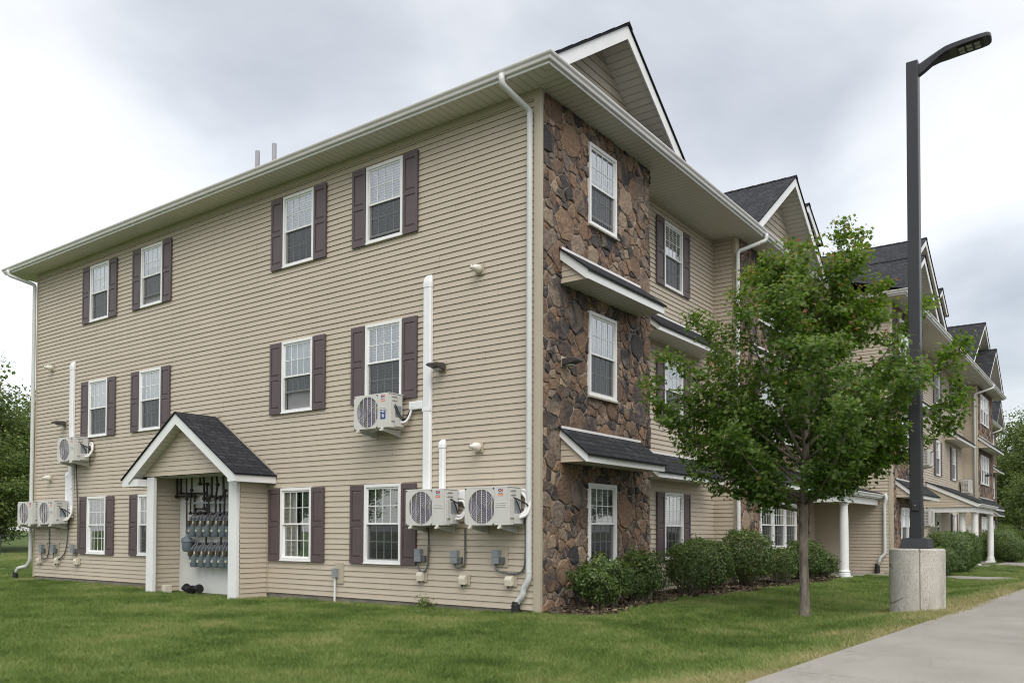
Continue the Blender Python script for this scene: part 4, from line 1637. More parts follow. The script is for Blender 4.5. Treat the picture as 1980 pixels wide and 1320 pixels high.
def wall_lamp(wall, h, z, n0=0.02):
    m_ = MB()
    wall.box(m_, h - 0.085, h + 0.085, n0, n0 + 0.022, z - 0.10, z + 0.09)
    l_ = m_.build('wall_lamp', 'trimtan', ROOT, bevel=0.006)
    pr = []
    for n, zt_, zb_ in ((0.03, 0.035, -0.075), (0.10, 0.045, -0.065), (0.30, 0.03, -0.03), (0.345, 0.0, -0.018)):
        pr.append((n + n0, zt_, zb_))
    k = MB()
    top = [(n, zt_) for n, zt_, zb_ in pr] + [(n, zb_) for n, zt_, zb_ in pr[::-1]]
    k.prism([wall.p(h - 0.10, n, z + q) for n, q in top], Vector(wall.p(h + 0.10, 0, 0)) - Vector(wall.p(h - 0.10, 0, 0)))
    k.build('lamp_head', 'bronze', l_, bevel=0.012)
    k = MB()
    wall.box(k, h - 0.06, h + 0.06, n0 + 0.08, n0 + 0.20, z - 0.085, z - 0.055)
    k.build('lens', 'led', l_)


wall_lamp(WA, 2.05, 4.205)
wall_lamp(WA, 15.61, 4.195)
wall_lamp(WB, 0.68, 4.16, 0.04)
wall_lamp(WTf, 38.0, 4.25, 0.04)
wall_lamp(WC_, 26.6, 5.1)


# ------------------------------------------------------------------ air conditioners
def text_mesh(body, size, mat, bold=0.0, ext=0.0015):
    cu = bpy.data.curves.new('lettering', 'FONT')
    cu.body = body
    cu.size = size
    cu.offset = bold
    cu.extrude = ext
    cu.align_x, cu.align_y = 'CENTER', 'CENTER'
    t = bpy.data.objects.new('lettering', cu)
    col.objects.link(t)
    bpy.context.view_layer.update()
    me_ = bpy.data.meshes.new_from_object(t.evaluated_get(bpy.context.evaluated_depsgraph_get()))
    bpy.data.objects.remove(t)
    me_.materials.clear()
    me_.materials.append(M[mat])
    # stand it up: text x stays x, text y becomes z, facing -y
    me_.transform(Matrix.Rotation(math.pi / 2, 4, 'X'))
    return me_


def ring_plate(m_, x0, x1, z0, z1, cx_, cz_, rr, y0, y1, k=40):
    """a plate with a round hole"""
    outer, inner = [], []
    for j in range(k):
        an = 2 * math.pi * j / k
        c_, s_ = math.cos(an), math.sin(an)
        t_ = min((x1 - cx_) / c_ if c_ > 1e-6 else (x0 - cx_) / c_ if c_ < -1e-6 else 9, (z1 - cz_) / s_ if s_ > 1e-6 else (z0 - cz_) / s_ if s_ < -1e-6 else 9)
        outer.append((cx_ + c_ * t_, cz_ + s_ * t_))
        inner.append((cx_ + c_ * rr, cz_ + s_ * rr))
    for j in range(k):
        i = (j + 1) % k
        m_.quad((outer[j][0], y0, outer[j][1]), (outer[i][0], y0, outer[i][1]), (inner[i][0], y0, inner[i][1]), (inner[j][0], y0, inner[j][1]))
        m_.quad((inner[j][0], y0, inner[j][1]), (inner[i][0], y0, inner[i][1]), (inner[i][0], y1, inner[i][1]), (inner[j][0], y1, inner[j][1]))
    for (xa, za), (xb, zb) in (((x0, z0), (x1, z0)), ((x1, z0), (x1, z1)), ((x1, z1), (x0, z1)), ((x0, z1), (x0, z0))):
        m_.quad((xa, y0, za), (xb, y0, zb), (xb, y1, zb), (xa, y1, za))


AC_W, AC_H = 0.90, 0.635
LOGO = [('C', 'blue', -0.022, 0.575, 0.062), ('H', 'red', 0.024, 0.575, 0.062)]


def ac_unit(label, hoses=(), group='outdoor air conditioner units bracketed to the end wall', sticker=False, detailed=True):
    t = thing('air_conditioner', label, 'air conditioner', group=group)
    W, H = AC_W, AC_H
    m_ = MB()
    m_.box(0, W, -0.435, -0.10, 0.012, H - 0.014)
    body = m_.build('casing', 'casing', t, bevel=0.016)
    m_ = MB()
    m_.box(-0.008, W + 0.008, -0.448, -0.092, H - 0.013, H + 0.006)
    m_.build('top_cover', 'casing', t, bevel=0.008)
    m_ = MB()
    ring_plate(m_, 0.012, 0.625, 0.014, H - 0.016, 0.366, 0.312, 0.283, -0.468, -0.436)
    m_.build('front_panel', 'casing', t)
    m_ = MB()
    m_.box(0.629, W - 0.012, -0.466, -0.436, 0.014, H - 0.016)
    for zz in (0.305, 0.335, 0.365):
        m_.box(0.655, 0.86, -0.471, -0.465, zz, zz + 0.012)
    m_.build('side_panel', 'casing', t, bevel=0.004)
    m_ = MB()
    m_.lathe([(0.281, 0.0), (0.281, 0.004)], (0.366, -0.4415, 0.312), 'y', 40)  # flat dark disc; the fan opening's shade is put into its colour
    m_.build('fan_shade_disc', 'fandark', t)
    m_ = MB()
    for b in range(3):
        a0 = b * 2 * math.pi / 3 + 0.4
        pts = []
        for i in range(9):
            an = a0 + i / 8 * 1.75
            pts.append((an, 0.27))
        for i in range(8):
            (a1, q1), (a2, q2) = pts[i], pts[i + 1]
            yo = [-0.4425 - 0.010 * (j / 8) for j in (i, i + 1)]
            m_.quad((0.366 + 0.05 * math.cos(a1), yo[0], 0.312 + 0.05 * math.sin(a1)), (0.366 + q1 * math.cos(a1), yo[0], 0.312 + q1 * math.sin(a1)),
                    (0.366 + q2 * math.cos(a2), yo[1], 0.312 + q2 * math.sin(a2)), (0.366 + 0.05 * math.cos(a2), yo[1], 0.312 + 0.05 * math.sin(a2)))
    m_.lathe([(0.06, 0.0), (0.055, -0.012), (0.012, -0.016)], (0.366, -0.443, 0.312), 'y', 20)
    m_.build('fan', 'fan', t)
    m_ = MB()
    for i in range(-2, 3):
        dx = i * 0.108
        hz = math.sqrt(0.283 ** 2 - dx * dx)
        m_.tube([(0.366 + dx, -0.466, 0.312 - hz), (0.366 + dx, -0.472, 0.312), (0.366 + dx, -0.466, 0.312 + hz)], 0.0045, 6)
    for q in range(1, 9):
        rr = 0.03 + q * 0.03
        m_.tube([(0.366 + rr * math.cos(a_ * math.pi / 16), -0.464, 0.312 + rr * math.sin(a_ * math.pi / 16)) for a_ in range(33)], 0.0016, 4, cap=False)
    m_.build('fan_grille', 'bars', t)
    m_ = MB()
    m_.box(W + 0.001, W + 0.022, -0.40, -0.31, 0.13, 0.46)
    m_.box(W + 0.001, W + 0.05, -0.32, -0.115, 0.035, 0.20)
    for k in range(2):
        m_.prism([(W + 0.001, -0.40, 0.56 - k * 0.07), (W + 0.018, -0.38, 0.575 - k * 0.07), (W + 0.018, -0.26, 0.575 - k * 0.07), (W + 0.001, -0.24, 0.56 - k * 0.07)], (0, 0, 0.018))
    m_.build('valve_cover', 'casing2', t, bevel=0.006)
    m_ = MB()
    m_.box(W + 0.001, W + 0.006, -0.30, -0.14, 0.205, 0.42)
    m_.build('wiring_plate', 'grey', t)
    for xb in (0.13, 0.74):
        m_ = MB()
        m_.box(xb - 0.018, xb + 0.018, -0.49, -0.01, -0.038, 0.0)
        m_.prism([(xb - 0.006, -0.47, -0.038), (xb - 0.006, -0.02, -0.038), (xb - 0.006, -0.02, -0.115)], (0.012, 0, 0))
        m_.box(xb - 0.02, xb + 0.02, -0.022, -0.006, -0.13, 0.30)
        m_.build('bracket', 'casing2', t, bevel=0.003)
        m_ = MB()
        m_.lathe([(0.026, 0.0), (0.026, 0.03)], (xb, -0.455, -0.012), 'z', 10)
        m_.tube([(xb, -0.51, -0.03), (xb, -0.45, -0.03)], 0.02, 8)
        m_.build('rubber_foot', 'ventwhite', t)
    if detailed:
        for body_, mt, dx, dz, sz in LOGO:
            o_ = obj('lettering', text_mesh(body_, sz, mt, 0.004), t, (0.755 + dx, -0.4668, dz))
        m_ = MB()
        m_.box(0.71, 0.80, -0.4685, -0.466, 0.528, 0.534)
        m_.build('logo_underline', 'blue', t)
        m_ = MB()
        m_.box(0.702, 0.808, -0.4685, -0.466, 0.486, 0.516)
        bd = m_.build('logo_badge', 'orange', t)
        m_ = MB()
        m_.box(0.716, 0.794, -0.4692, -0.4684, 0.497, 0.505)
        m_.build('printed_mark', 'paper', bd)
    if sticker:
        m_ = MB()
        m_.box(0.70, 0.825, -0.4685, -0.466, 0.165, 0.345)
        st = m_.build('energy_sticker', 'blue', t)
        m_ = MB()
        for i in range(5):
            an = math.pi / 5 * i
            m_.tube([(0.765 - 0.035 * math.cos(an), -0.469, 0.225 - 0.035 * math.sin(an)), (0.765 + 0.035 * math.cos(an), -0.469, 0.225 + 0.035 * math.sin(an))], 0.004, 4)
        m_.box(0.735, 0.795, -0.4692, -0.4684, 0.285, 0.295)
        m_.box(0.735, 0.795, -0.4692, -0.4684, 0.305, 0.325)
        m_.build('printed_mark', 'paper', st)
    for path, rr, mt in hoses:
        m_ = MB()
        m_.tube(curve(path), rr, 10)
        m_.build('pipe_hose' if mt == 'hose' else 'cable', mt, t, smooth=True)
    return t


def curve(pts, n=6):
    """Catmull-Rom through the points"""
    P = [Vector(p) for p in pts]
    P = [P[0] * 2 - P[1]] + P + [P[-1] * 2 - P[-2]]
    out = []
    for i in range(1, len(P) - 2):
        for j in range(n):
            t_ = j / n
            a, b, c, e = P[i - 1], P[i], P[i + 1], P[i + 2]
            out.append(0.5 * ((2 * b) + (c - a) * t_ + (2 * a - 5 * b + 4 * c - e) * t_ ** 2 + (3 * b - a - 3 * c + e) * t_ ** 3))
    out.append(P[-2])
    return out


W_ = AC_W
loopA = [(([(W_ + 0.03, -0.17, 0.17), (W_ + 0.11, -0.13, 0.19), (W_ + 0.15, -0.09, 0.30), (W_ + 0.10, -0.07, 0.42), (W_ - 0.02, -0.06, 0.44)]), 0.026, 'hose'),
         (([(W_ + 0.03, -0.22, 0.12), (W_ + 0.13, -0.16, 0.14), (W_ + 0.19, -0.10, 0.29), (W_ + 0.13, -0.06, 0.46), (W_ - 0.02, -0.05, 0.50)]), 0.024, 'hose'),
         (([(W_ + 0.01, -0.33, 0.455), (W_ + 0.05, -0.30, 0.44), (W_ + 0.06, -0.22, 0.32), (W_ + 0.05, -0.17, 0.22)]), 0.011, 'rubber'),
         (([(W_ + 0.01, -0.33, 0.46), (W_ + 0.06, -0.29, 0.43), (W_ + 0.16, -0.15, 0.33), (W_ + 0.20, -0.05, 0.24)]), 0.012, 'rubber')]
loopB = [(([(W_ + 0.03, -0.17, 0.17), (W_ + 0.10, -0.12, 0.24), (W_ + 0.10, -0.08, 0.44), (W_ - 0.02, -0.055, 0.555)]), 0.030, 'hose'),
         (([(W_ + 0.03, -0.20, 0.13), (W_ + 0.14, -0.13, 0.20), (W_ + 0.15, -0.07, 0.42), (W_ + 0.06, -0.05, 0.57), (W_ - 0.04, -0.05, 0.59)]), 0.028, 'hose'),
         (([(W_ + 0.01, -0.33, 0.455), (W_ + 0.04, -0.30, 0.43), (W_ + 0.05, -0.22, 0.30), (W_ + 0.045, -0.16, 0.2)]), 0.009, 'rubber'),
         (([(W_ + 0.01, -0.33, 0.46), (W_ + 0.06, -0.27, 0.43), (W_ + 0.13, -0.16, 0.37), (W_ + 0.17, -0.09, 0.30)]), 0.012, 'rubber')]
loopC = [(([(W_ + 0.03, -0.20, 0.12), (W_ + 0.10, -0.14, 0.13), (W_ + 0.15, -0.08, 0.24), (W_ + 0.18, -0.06, 0.36), (W_ + 0.26, -0.06, 0.405)]), 0.022, 'hose'),
         (([(W_ + 0.03, -0.17, 0.16), (W_ + 0.09, -0.12, 0.18), (W_ + 0.14, -0.08, 0.30), (W_ + 0.19, -0.055, 0.39), (W_ + 0.27, -0.055, 0.42)]), 0.017, 'rubber'),
         (([(W_ + 0.01, -0.33, 0.455), (W_ + 0.03, -0.30, 0.40), (W_ + 0.07, -0.22, 0.23), (W_ + 0.11, -0.12, 0.20), (W_ + 0.17, -0.06, 0.36), (W_ + 0.25, -0.05, 0.41)]), 0.011, 'rubber'),
         (([(W_ + 0.01, -0.36, 0.43), (W_ + 0.03, -0.32, 0.36), (W_ + 0.06, -0.24, 0.21), (W_ + 0.10, -0.13, 0.16)]), 0.010, 'rubber')]


def hang(o, left_y, z, wall=WA):
    wall.place(o, left_y, z, 0.02)
    return o


hang(ac_unit('beige air conditioner with blue sticker just below a second-floor window by the tall duct', loopC, sticker=True), 3.825, 3.135)
hang(ac_unit('beige air conditioner covering part of a ground-floor shutter, left of the corner unit', loopA), 2.50, 1.372)
hang(ac_unit('beige air conditioner nearest the stone corner, right beside the corner downspout', loopB), 1.162, 1.372)
hang(ac_unit('beige air conditioner hung alone on the tall left duct, above the far corner pair', loopA), 15.06, 3.07)
hang(ac_unit('beige air conditioner right of its twin at the far left corner, under short duct', loopA), 16.11, 1.43)
hang(ac_unit('beige air conditioner sticking out past the far left building corner over the downspout', loopA[2:3]), 17.28, 1.43)
# units on the recessed middle wall
for (x, z, lb) in ((23.9, 3.85, 'pale air conditioner on the recessed wall above the canopy, edge-on beside lamp post'),
                   (24.0, 1.55, 'pale air conditioner low on the recessed wall under the canopy, edge-on beside lamp post'),
                   (33.95, 3.20, 'pale air conditioner above the canopy roof by the far downspout, its slatted side showing'),
                   (33.9, 0.95, 'pale air conditioner under the canopy beyond the white columns')):
    a_ = ac_unit(lb, loopA[2:3], 'air conditioners on the recessed middle wall', detailed=False)
    hang(a_, x, z, WC_)
    m_ = MB()
    for i in range(3):
        for j in range(9):
            m_.box(-0.006, -0.001, -0.40 + i * 0.10, -0.32 + i * 0.10, 0.06 + j * 0.058, 0.09 + j * 0.058)
    m_.build('side_vent', 'fandark', a_)


# ------------------------------------------------------------------ white pipe ducts
def duct(label, yc, w, z0, z1, branches=(), joints=()):
    t = thing('pipe_duct', label, 'pipe duct', (0, yc, z0), group='white pipe ducts running up the end wall')
    h = z1 - z0
    m_ = MB()
    prof = [(-0.021, -w / 2), (-0.07, -w / 2), (-0.092, -w / 2 + 0.022), (-0.092, w / 2 - 0.022), (-0.07, w / 2), (-0.021, w / 2)]
    m_.prism([(x, y, 0) for x, y in prof], (0, 0, h - w * 1.0))
    m_.build('cover', 'pvc', t, fixn=True)
    m_ = MB()
    e = 0.008
    k = 10
    za = h - w * 1.25
    rows = []
    for i in range(k + 1):
        an = i / k * math.pi / 2
        o_ = 0.10 * math.cos(an * 0.35) if i < 3 else 0.10 * math.cos((i - 2) / (k - 2) * math.pi / 2) + 0.0
        zz = za + (h - za) * (i / k if i < 3 else 3 / k * (0) + (2 / k) + (1 - 2 / k) * math.sin((i - 2) / (k - 2) * math.pi / 2))
        hw_ = (w / 2 + e) * (1 if i < 3 else max(0.25, math.sqrt(max(0, 1 - ((i - 2) / (k - 2)) ** 2 * 0.9))))
        rows.append([(-0.02, -hw_, zz), (-max(o_, 0.022) * 0.72, -hw_, zz), (-max(o_, 0.024), -hw_ * 0.72, zz), (-max(o_, 0.024), hw_ * 0.72, zz), (-max(o_, 0.022) * 0.72, hw_, zz), (-0.02, hw_, zz)])
    for a, b in zip(rows[:-1], rows[1:]):
        for j in range(5):
            m_.quad(a[j], a[j + 1], b[j + 1], b[j])
    m_.poly(rows[0])
    m_.build('wall_cap', 'pvc', t)
    for zj in joints:
        m_ = MB()
        m_.box(-0.097, -0.021, -w / 2 - 0.005, w / 2 + 0.005, zj - z0 - 0.03, zj - z0 + 0.03)
        m_.build('joint_band', 'pvc', t, bevel=0.008)
    for (y0, y1, zb) in branches:
        m_ = MB()
        m_.box(-0.098, -0.021, min(y0, y1), max(y0, y1), zb - 0.075, zb + 0.075)
        m_.build('branch', 'pvc', t, bevel=0.018)
    return t


duct('tallest white duct on the right half of the end wall, feeding the stickered air conditioner', 2.382, 0.185, 1.9, 5.90, [(0.0925, 0.42, 1.66)], [3.46])
duct('short white duct between the tall duct and the corner, ending just below the lower vent', 2.025, 0.125, 1.9, 2.91, [(-0.85, -0.06, 0.02)])
duct('tall white duct on the left half of the end wall behind the lone air conditioner', 15.19, 0.19, 1.62, 5.84, (), [2.4])
duct('short white duct on the left beside the foot of the tall left duct', 15.38, 0.12, 1.75, 2.87)


# ------------------------------------------------------------------ switches, outlets, service box
def switch_box(yc, zc, label, cable, group='grey switch boxes along the foot of the end wall'):
    t = thing('switch_box', label, 'switch box', (0, yc, zc), group=group)
    m_ = MB()
    m_.box(-0.032, -0.016, -0.17, 0.06, -0.17, 0.16)
    m_.build('mounting_block', 'trimtan', t, bevel=0.006)
    m_ = MB()
    m_.box(-0.115, -0.033, -0.03, 0.115, -0.11, 0.115)
    m_.build('enclosure', 'grey', t, bevel=0.006)
    m_ = MB()
    m_.box(-0.122, -0.1155, -0.022, 0.108, -0.005, 0.118)
    m_.box(-0.120, -0.1155, 0.0, 0.07, -0.075, -0.06)
    m_.build('cover_flap', 'grey', t, bevel=0.003)
    m_ = MB()
    m_.box(-0.09, -0.034, -0.115, -0.045, -0.11, 0.0)
    m_.build('junction_box', 'greydk', t, bevel=0.006)
    m_ = MB()
    m_.tube(curve(cable), 0.016, 8)
    m_.build('cable', 'greydk', t, smooth=True)
    return t


switch_box(2.515, 0.85, 'grey switch box in front of the right-hand shutter, its cable looping under it', [(-0.07, 0.06, -0.11), (-0.07, 0.04, -0.24), (-0.07, -0.05, -0.29), (-0.06, -0.15, -0.22), (-0.055, -0.17, 0.0), (-0.06, -0.19, 0.30), (-0.10, -0.20, 0.50)])
switch_box(1.668, 0.84, 'grey switch box under the gap between the two lower right air conditioners', [(-0.07, 0.06, -0.11), (-0.07, 0.03, -0.17), (-0.07, -0.06, -0.18), (-0.055, -0.16, -0.12), (-0.05, -0.17, 0.05), (-0.05, -0.17, 0.50)])
switch_box(0.765, 0.855, 'grey switch box nearest the corner downspout, its cable sweeping right', [(-0.07, 0.06, -0.11), (-0.07, 0.02, -0.22), (-0.06, -0.12, -0.26), (-0.05, -0.40, -0.26), (-0.05, -0.52, -0.15), (-0.05, -0.545, 0.1), (-0.05, -0.545, 0.55), (-0.08, -0.53, 0.80)])
switch_box(16.70, 0.775, 'grey switch box nearest the far left corner of the building', [(-0.07, 0.06, -0.11), (-0.07, 0.02, -0.25), (-0.06, -0.1, -0.3), (-0.05, -0.28, -0.2), (-0.05, -0.35, 0.1), (-0.06, -0.36, 0.6)])
switch_box(16.02, 0.78, 'grey switch box in the middle of the far left three', [(-0.07, 0.06, -0.11), (-0.07, -0.0, -0.26), (-0.06, -0.25, -0.28), (-0.05, -0.55, -0.1), (-0.05, -0.68, 0.3), (-0.05, -0.70, 0.9)])
switch_box(14.97, 0.79, 'grey switch box just left of the far left ground-floor window', [(-0.07, -0.05, -0.11), (-0.07, -0.09, -0.16), (-0.05, -0.16, -0.1), (-0.045, -0.17, 0.2), (-0.045, -0.13, 1.2), (-0.06, -0.05, 2.25)])


def outlet(yc, zc, label):
    t = thing('outlet_box', label, 'outlet', (0, yc, zc), group='cream weatherproof outlets low on the end wall')
    m_ = MB()
    m_.box(-0.034, -0.016, -0.13, 0.03, -0.10, 0.10)
    m_.build('mounting_block', 'trimtan', t, bevel=0.006)
    m_ = MB()
    m_.prism([(-0.035, -0.08, -0.075), (-0.12, -0.08, -0.085), (-0.13, -0.08, 0.02), (-0.105, -0.08, 0.075), (-0.035, -0.08, 0.085)], (0, 0.14, 0))
    m_.build('cover', 'cream', t, bevel=0.012)
    m_ = MB()
    m_.tube([(-0.09, 0.0, -0.075), (-0.09, 0.0, -0.12)], 0.016, 8)
    m_.build('plug', 'black', t)
    return t


outlet(2.52, 0.475, 'cream outlet cover under the looping cable of the switch box by the shutter')
outlet(1.53, 0.45, 'cream outlet cover below the gap between the two lower right air conditioners')
outlet(0.54, 0.465, 'cream outlet cover beside the foot of the corner downspout')
outlet(16.89, 0.435, 'cream outlet cover nearest the far left downspout')
outlet(15.89, 0.455, 'cream outlet cover in the middle of the far left three')
outlet(14.82, 0.455, 'cream outlet cover below the far left ground-floor window shutter')

t = thing('service_box', 'tan utility plate with grey conduit running into the grass between two ground-floor windows', 'utility box', (0, 4.69, 0.46))
mb = MB()
mb.box(-0.04, -0.016, -0.13, 0.10, -0.20, 0.21)
mb.build('mounting_block', 'trimtan', t, bevel=0.006)
mb = MB()
mb.box(-0.12, -0.041, 0.0, 0.11, -0.08, 0.10)
mb.build('enclosure', 'grey', t, bevel=0.006)
mb = MB()
mb.tube([(-0.08, 0.06, -0.08), (-0.08, 0.06, -0.75)], 0.022, 10)
mb.build('conduit', 'panel', t)

# ------------------------------------------------------------------ gas meters
GROUPM = 'small blue-grey gas meters in the alcove'


def gas_meter(yc, zb, label, big=1.0):
    t = thing('gas_meter', label, 'gas meter', (-0.21, yc, zb), group=GROUPM)
    s = big
    m_ = MB()
    m_.lathe([(0.02 * s, 0.0), (0.075 * s, 0.006 * s), (0.088 * s, 0.03 * s), (0.108 * s, 0.15 * s), (0.118 * s, 0.215 * s), (0.118 * s, 0.235 * s), (0.02, 0.24 * s)], (0, 0, 0), 'z', 18, sx=0.85)
    me_ = m_.mesh('bowl', M['meter'])
    smooth_angle(me_)
    obj('bowl', me_, t)
    m_ = MB()
    m_.box(-0.102 * s, -0.090 * s, -0.03 * s, 0.03 * s, 0.11 * s, 0.165 * s)
    m_.build('plate', 'metercap', t)
    m_ = MB()
    m_.lathe([(0.126 * s, 0.0), (0.126 * s, 0.03 * s), (0.10 * s, 0.05 * s), (0.09 * s, 0.12 * s), (0.03 * s, 0.135 * s)], (0, 0, 0.236 * s), 'z', 16, sx=0.85)
    m_.build('head', 'metertop', t, smooth=False)
    m_ = MB()
    m_.box(-0.125 * s, -0.06 * s, -0.06 * s, 0.055 * s, 0.252 * s, 0.365 * s)
    m_.build('index', 'meterindex', t, bevel=0.008)
    for q in (-1, 1):
        m_ = MB()
        m_.tube([(-0.02, q * 0.085 * s, 0.31 * s), (-0.02, q * 0.135 * s, 0.31 * s)], [0.05 * s, 0.04 * s], 12)
        m_.build('cap', 'metercap', t)
        m_ = MB()
        m_.tube([(0, q * 0.065 * s, 0.36 * s), (0, q * 0.068 * s, 0.43 * s), (0.05, q * 0.04 * s, 0.50 * s), (0.09, q * 0.03 * s, 0.56 * s)], 0.019 * s, 8)
        m_.tube([(-0.03, q * 0.066 * s, 0.405 * s), (0.03, q * 0.066 * s, 0.405 * s)], 0.03 * s, 8)
        m_.build('union_pipe', 'metertop', t)
    return t


ordn = ['first', 'second', 'third', 'fourth', 'fifth', 'sixth']
for i, y in enumerate((9.32, 9.045, 8.765, 8.46, 8.185, 7.93)):
    gas_meter(y, 1.145, 'small blue-grey gas meter, %s from the left in the upper row' % ordn[i])
for i, y in enumerate((9.255, 8.975, 8.705, 8.44, 8.195, 7.94)):
    gas_meter(y, 0.462 + 0.004 * i, 'small blue-grey gas meter, %s from the left in the lower row' % ordn[i])
t = thing('gas_regulator', 'larger blue-grey gas meter hung left between the two rows of meters', 'gas meter', (-0.2, 9.535, 0.80))
mb = MB()
mb.lathe([(0.03, 0.0), (0.09, 0.01), (0.115, 0.05), (0.135, 0.22), (0.15, 0.225), (0.15, 0.25), (0.14, 0.30), (0.06, 0.35), (0.03, 0.40)], (0, 0, 0), 'z', 20, sx=0.85)
me = mb.mesh('bowl', M['meter'])
smooth_angle(me)
obj('bowl', me, t)
mb = MB()
mb.tube([(0, 0, 0.38), (0, 0, 0.55), (0, -0.1, 0.60)], 0.022, 10)
mb.tube([(0, 0, 0.26), (0.02, -0.25, 0.26)], 0.028, 10)
mb.build('inlet_pipe', 'metertop', t)
mb = MB()
mb.tube([(0, 0, 0.44), (0, 0, 0.48)], 0.04, 10)
mb.build('valve', 'metertop', t)

t = thing('gas_pipework', 'black iron gas pipes rising behind the meters to the alcove ceiling', 'pipes', (0, 8.7, 1.0))
t0 = Vector((0, 8.7, 1.0))


def pipe(pts, rr=0.021):
    m_ = MB()
    P = [Vector(p) - t0 for p in pts]
    m_.tube(P, rr, 8)
    for p in P[1:-1]:
        m_.tube([p + Vector((0, 0, -0.035)), p + Vector((0, 0, 0.035))], rr * 1.5, 8)
        m_.tube([p + Vector((0, -0.035, 0)), p + Vector((0, 0.035, 0))], rr * 1.5, 8)
    m_.build('pipe', 'ironpipe', t)


X = -0.12
pipe([(X, 10.09, 2.50), (X, 10.09, 2.07), (X, 9.39, 2.06), (X, 9.39, 1.66)], 0.026)
pipe([(X, 9.93, 2.50), (X, 9.93, 2.14), (X, 9.02, 2.12), (X, 9.02, 1.775), (X, 9.35, 1.77), (X, 9.36, 1.64)], 0.024)
pipe([(X - 0.05, 9.645, 2.50), (X - 0.05, 9.62, 2.0), (X - 0.05, 9.61, 1.2)], 0.018)
pipe([(X - 0.05, 9.43, 2.50), (X - 0.05, 9.43, 2.2), (X - 0.05, 9.47, 2.07), (X - 0.05, 9.47, 1.68), (X - 0.05, 9.08, 1.69), (X - 0.05, 8.75, 1.70)], 0.020)
pipe([(X, 9.195, 2.50), (X, 9.18, 2.34), (X, 8.92, 2.33), (X, 8.92, 1.6)], 0.024)
pipe([(X - 0.04, 8.995, 2.50), (X - 0.04, 8.96, 2.0), (X - 0.04, 8.79, 2.0), (X - 0.04, 8.78, 1.6)], 0.026)
pipe([(X, 8.74, 2.50), (X, 8.74, 2.05), (X, 8.43, 2.02), (X, 8.42, 1.6)], 0.026)
pipe([(X - 0.04, 8.515, 2.50), (X - 0.04, 8.47, 2.3), (X - 0.04, 8.53, 2.0), (X - 0.04, 8.53, 1.6)], 0.024)
pipe([(X, 8.32, 2.50), (X, 8.30, 2.05), (X, 8.10, 2.04), (X, 8.10, 1.6)], 0.026)
pipe([(X - 0.04, 8.0, 2.16), (X - 0.04, 8.2, 2.16), (X - 0.04, 8.22, 1.62)], 0.022)
pipe([(X, 9.40, 1.66), (X, 7.8, 1.66)], 0.030)
pipe([(X, 9.40, 0.985), (X, 7.8, 1.0)], 0.030)
for y in (8.9, 8.35):
    pipe([(X - 0.02, y, 1.14), (X - 0.02, y, 0.98)], 0.02)
mb = MB()
mb.box(-0.16, -0.145, -1.1, 1.0, 0.885, 0.925)
mb.build('support_rail', 'grey', t)
t = thing('drain_pipe', 'crumpled bundle of black corrugated pipe lying at the alcove foot', 'drain pipe', (-0.35, 9.05, -0.03))
mb = MB()
for k in range(16):
    yy = -0.27 + k * 0.034
    mb.tube([(0.03 * math.sin(k * 0.4), yy, 0.02 + 0.02 * math.sin(k * 0.5)), (0.03 * math.sin(k * 0.4), yy + 0.018, 0.02 + 0.02 * math.sin(k * 0.5))], 0.085 + 0.012 * math.sin(k * 0.9), 14)
    mb.tube([(0.03 * math.sin(k * 0.4), yy + 0.015, 0.02 + 0.02 * math.sin(k * 0.5)), (0.03 * math.sin(k * 0.4), yy + 0.036, 0.02 + 0.02 * math.sin(k * 0.5))], 0.072, 14)
mb.build('corrugated_hose', 'black', t)
mb = MB()
mb.tube([(0.0, 0.28, 0.02), (-0.02, 0.36, 0.03)], [0.05, 0.055], 12)
mb.build('end_fitting', 'black', t)
mb = MB()
mb.box(-0.09, 0.09, -0.07, 0.07, -0.05, 0.12)
o = mb.build('stone_block', 'cream', bevel=0.015)
o.location = (-0.5, 9.85, -0.07)
tag(o, 'small cream block standing by the left inner wall of the alcove', 'block')
mb = MB()
mb.poly([(0.0 + 0.16 * math.cos(a) * (1 + 0.15 * math.sin(3 * a)), 0.34 * math.sin(a) * (1 + 0.1 * math.cos(2 * a)), 0.0) for a in [i * math.pi / 9 for i in range(18)]])
n = len(mb.v)
mb.prism(mb.v[:n], (0, 0, 0.045))
o = mb.build('flat_stone', 'stoneslab', bevel=0.012)
o.location = (-0.42, 2.0, -0.12)
tag(o, 'pale flat stone half sunk in the grass at the foot of the end wall', 'stone')

# ------------------------------------------------------------------ street lamp
LX, LY = 2.25, -5.23
t = thing('street_lamp', 'tall charcoal parking lot lamp on a round concrete footing beside the path', 'street lamp', (LX, LY, 0))
mb = MB()
prof = [(0.376, -0.25), (0.376, 1.03), (0.358, 1.05), (0.02, 1.052)]
mb.lathe(prof, (0, 0, 0), 'z', 64)
me = mb.mesh('concrete_footing', M['base'])
smooth_angle(me, 30)
foot = obj('concrete_footing', me, t)
mb = MB()
an = R(196)
mb.box(-0.006, 0.006, -0.004, 0.003, -0.2, 1.04)
o = mb.build('form_seam', 'concrete', foot)
o.location = (0.376 * math.cos(an), 0.376 * math.sin(an), 0)
o.rotation_euler = (0, 0, an + math.pi / 2)
PW = 0.081
mb = MB()
mb.box(-PW, PW, -PW, PW, 1.053, 8.30)
mb.build('pole', 'polepaint', t, bevel=0.012)
mb = MB()
a, b = 0.20, 0.175
mb.v = [(-a, -a, 1.053), (a, -a, 1.053), (a, a, 1.053), (-a, a, 1.053), (-b, -b, 1.20), (b, -b, 1.20), (b, b, 1.20), (-b, b, 1.20), (-0.083, -0.083, 1.215), (0.083, -0.083, 1.215), (0.083, 0.083, 1.215), (-0.083, 0.083, 1.215)]
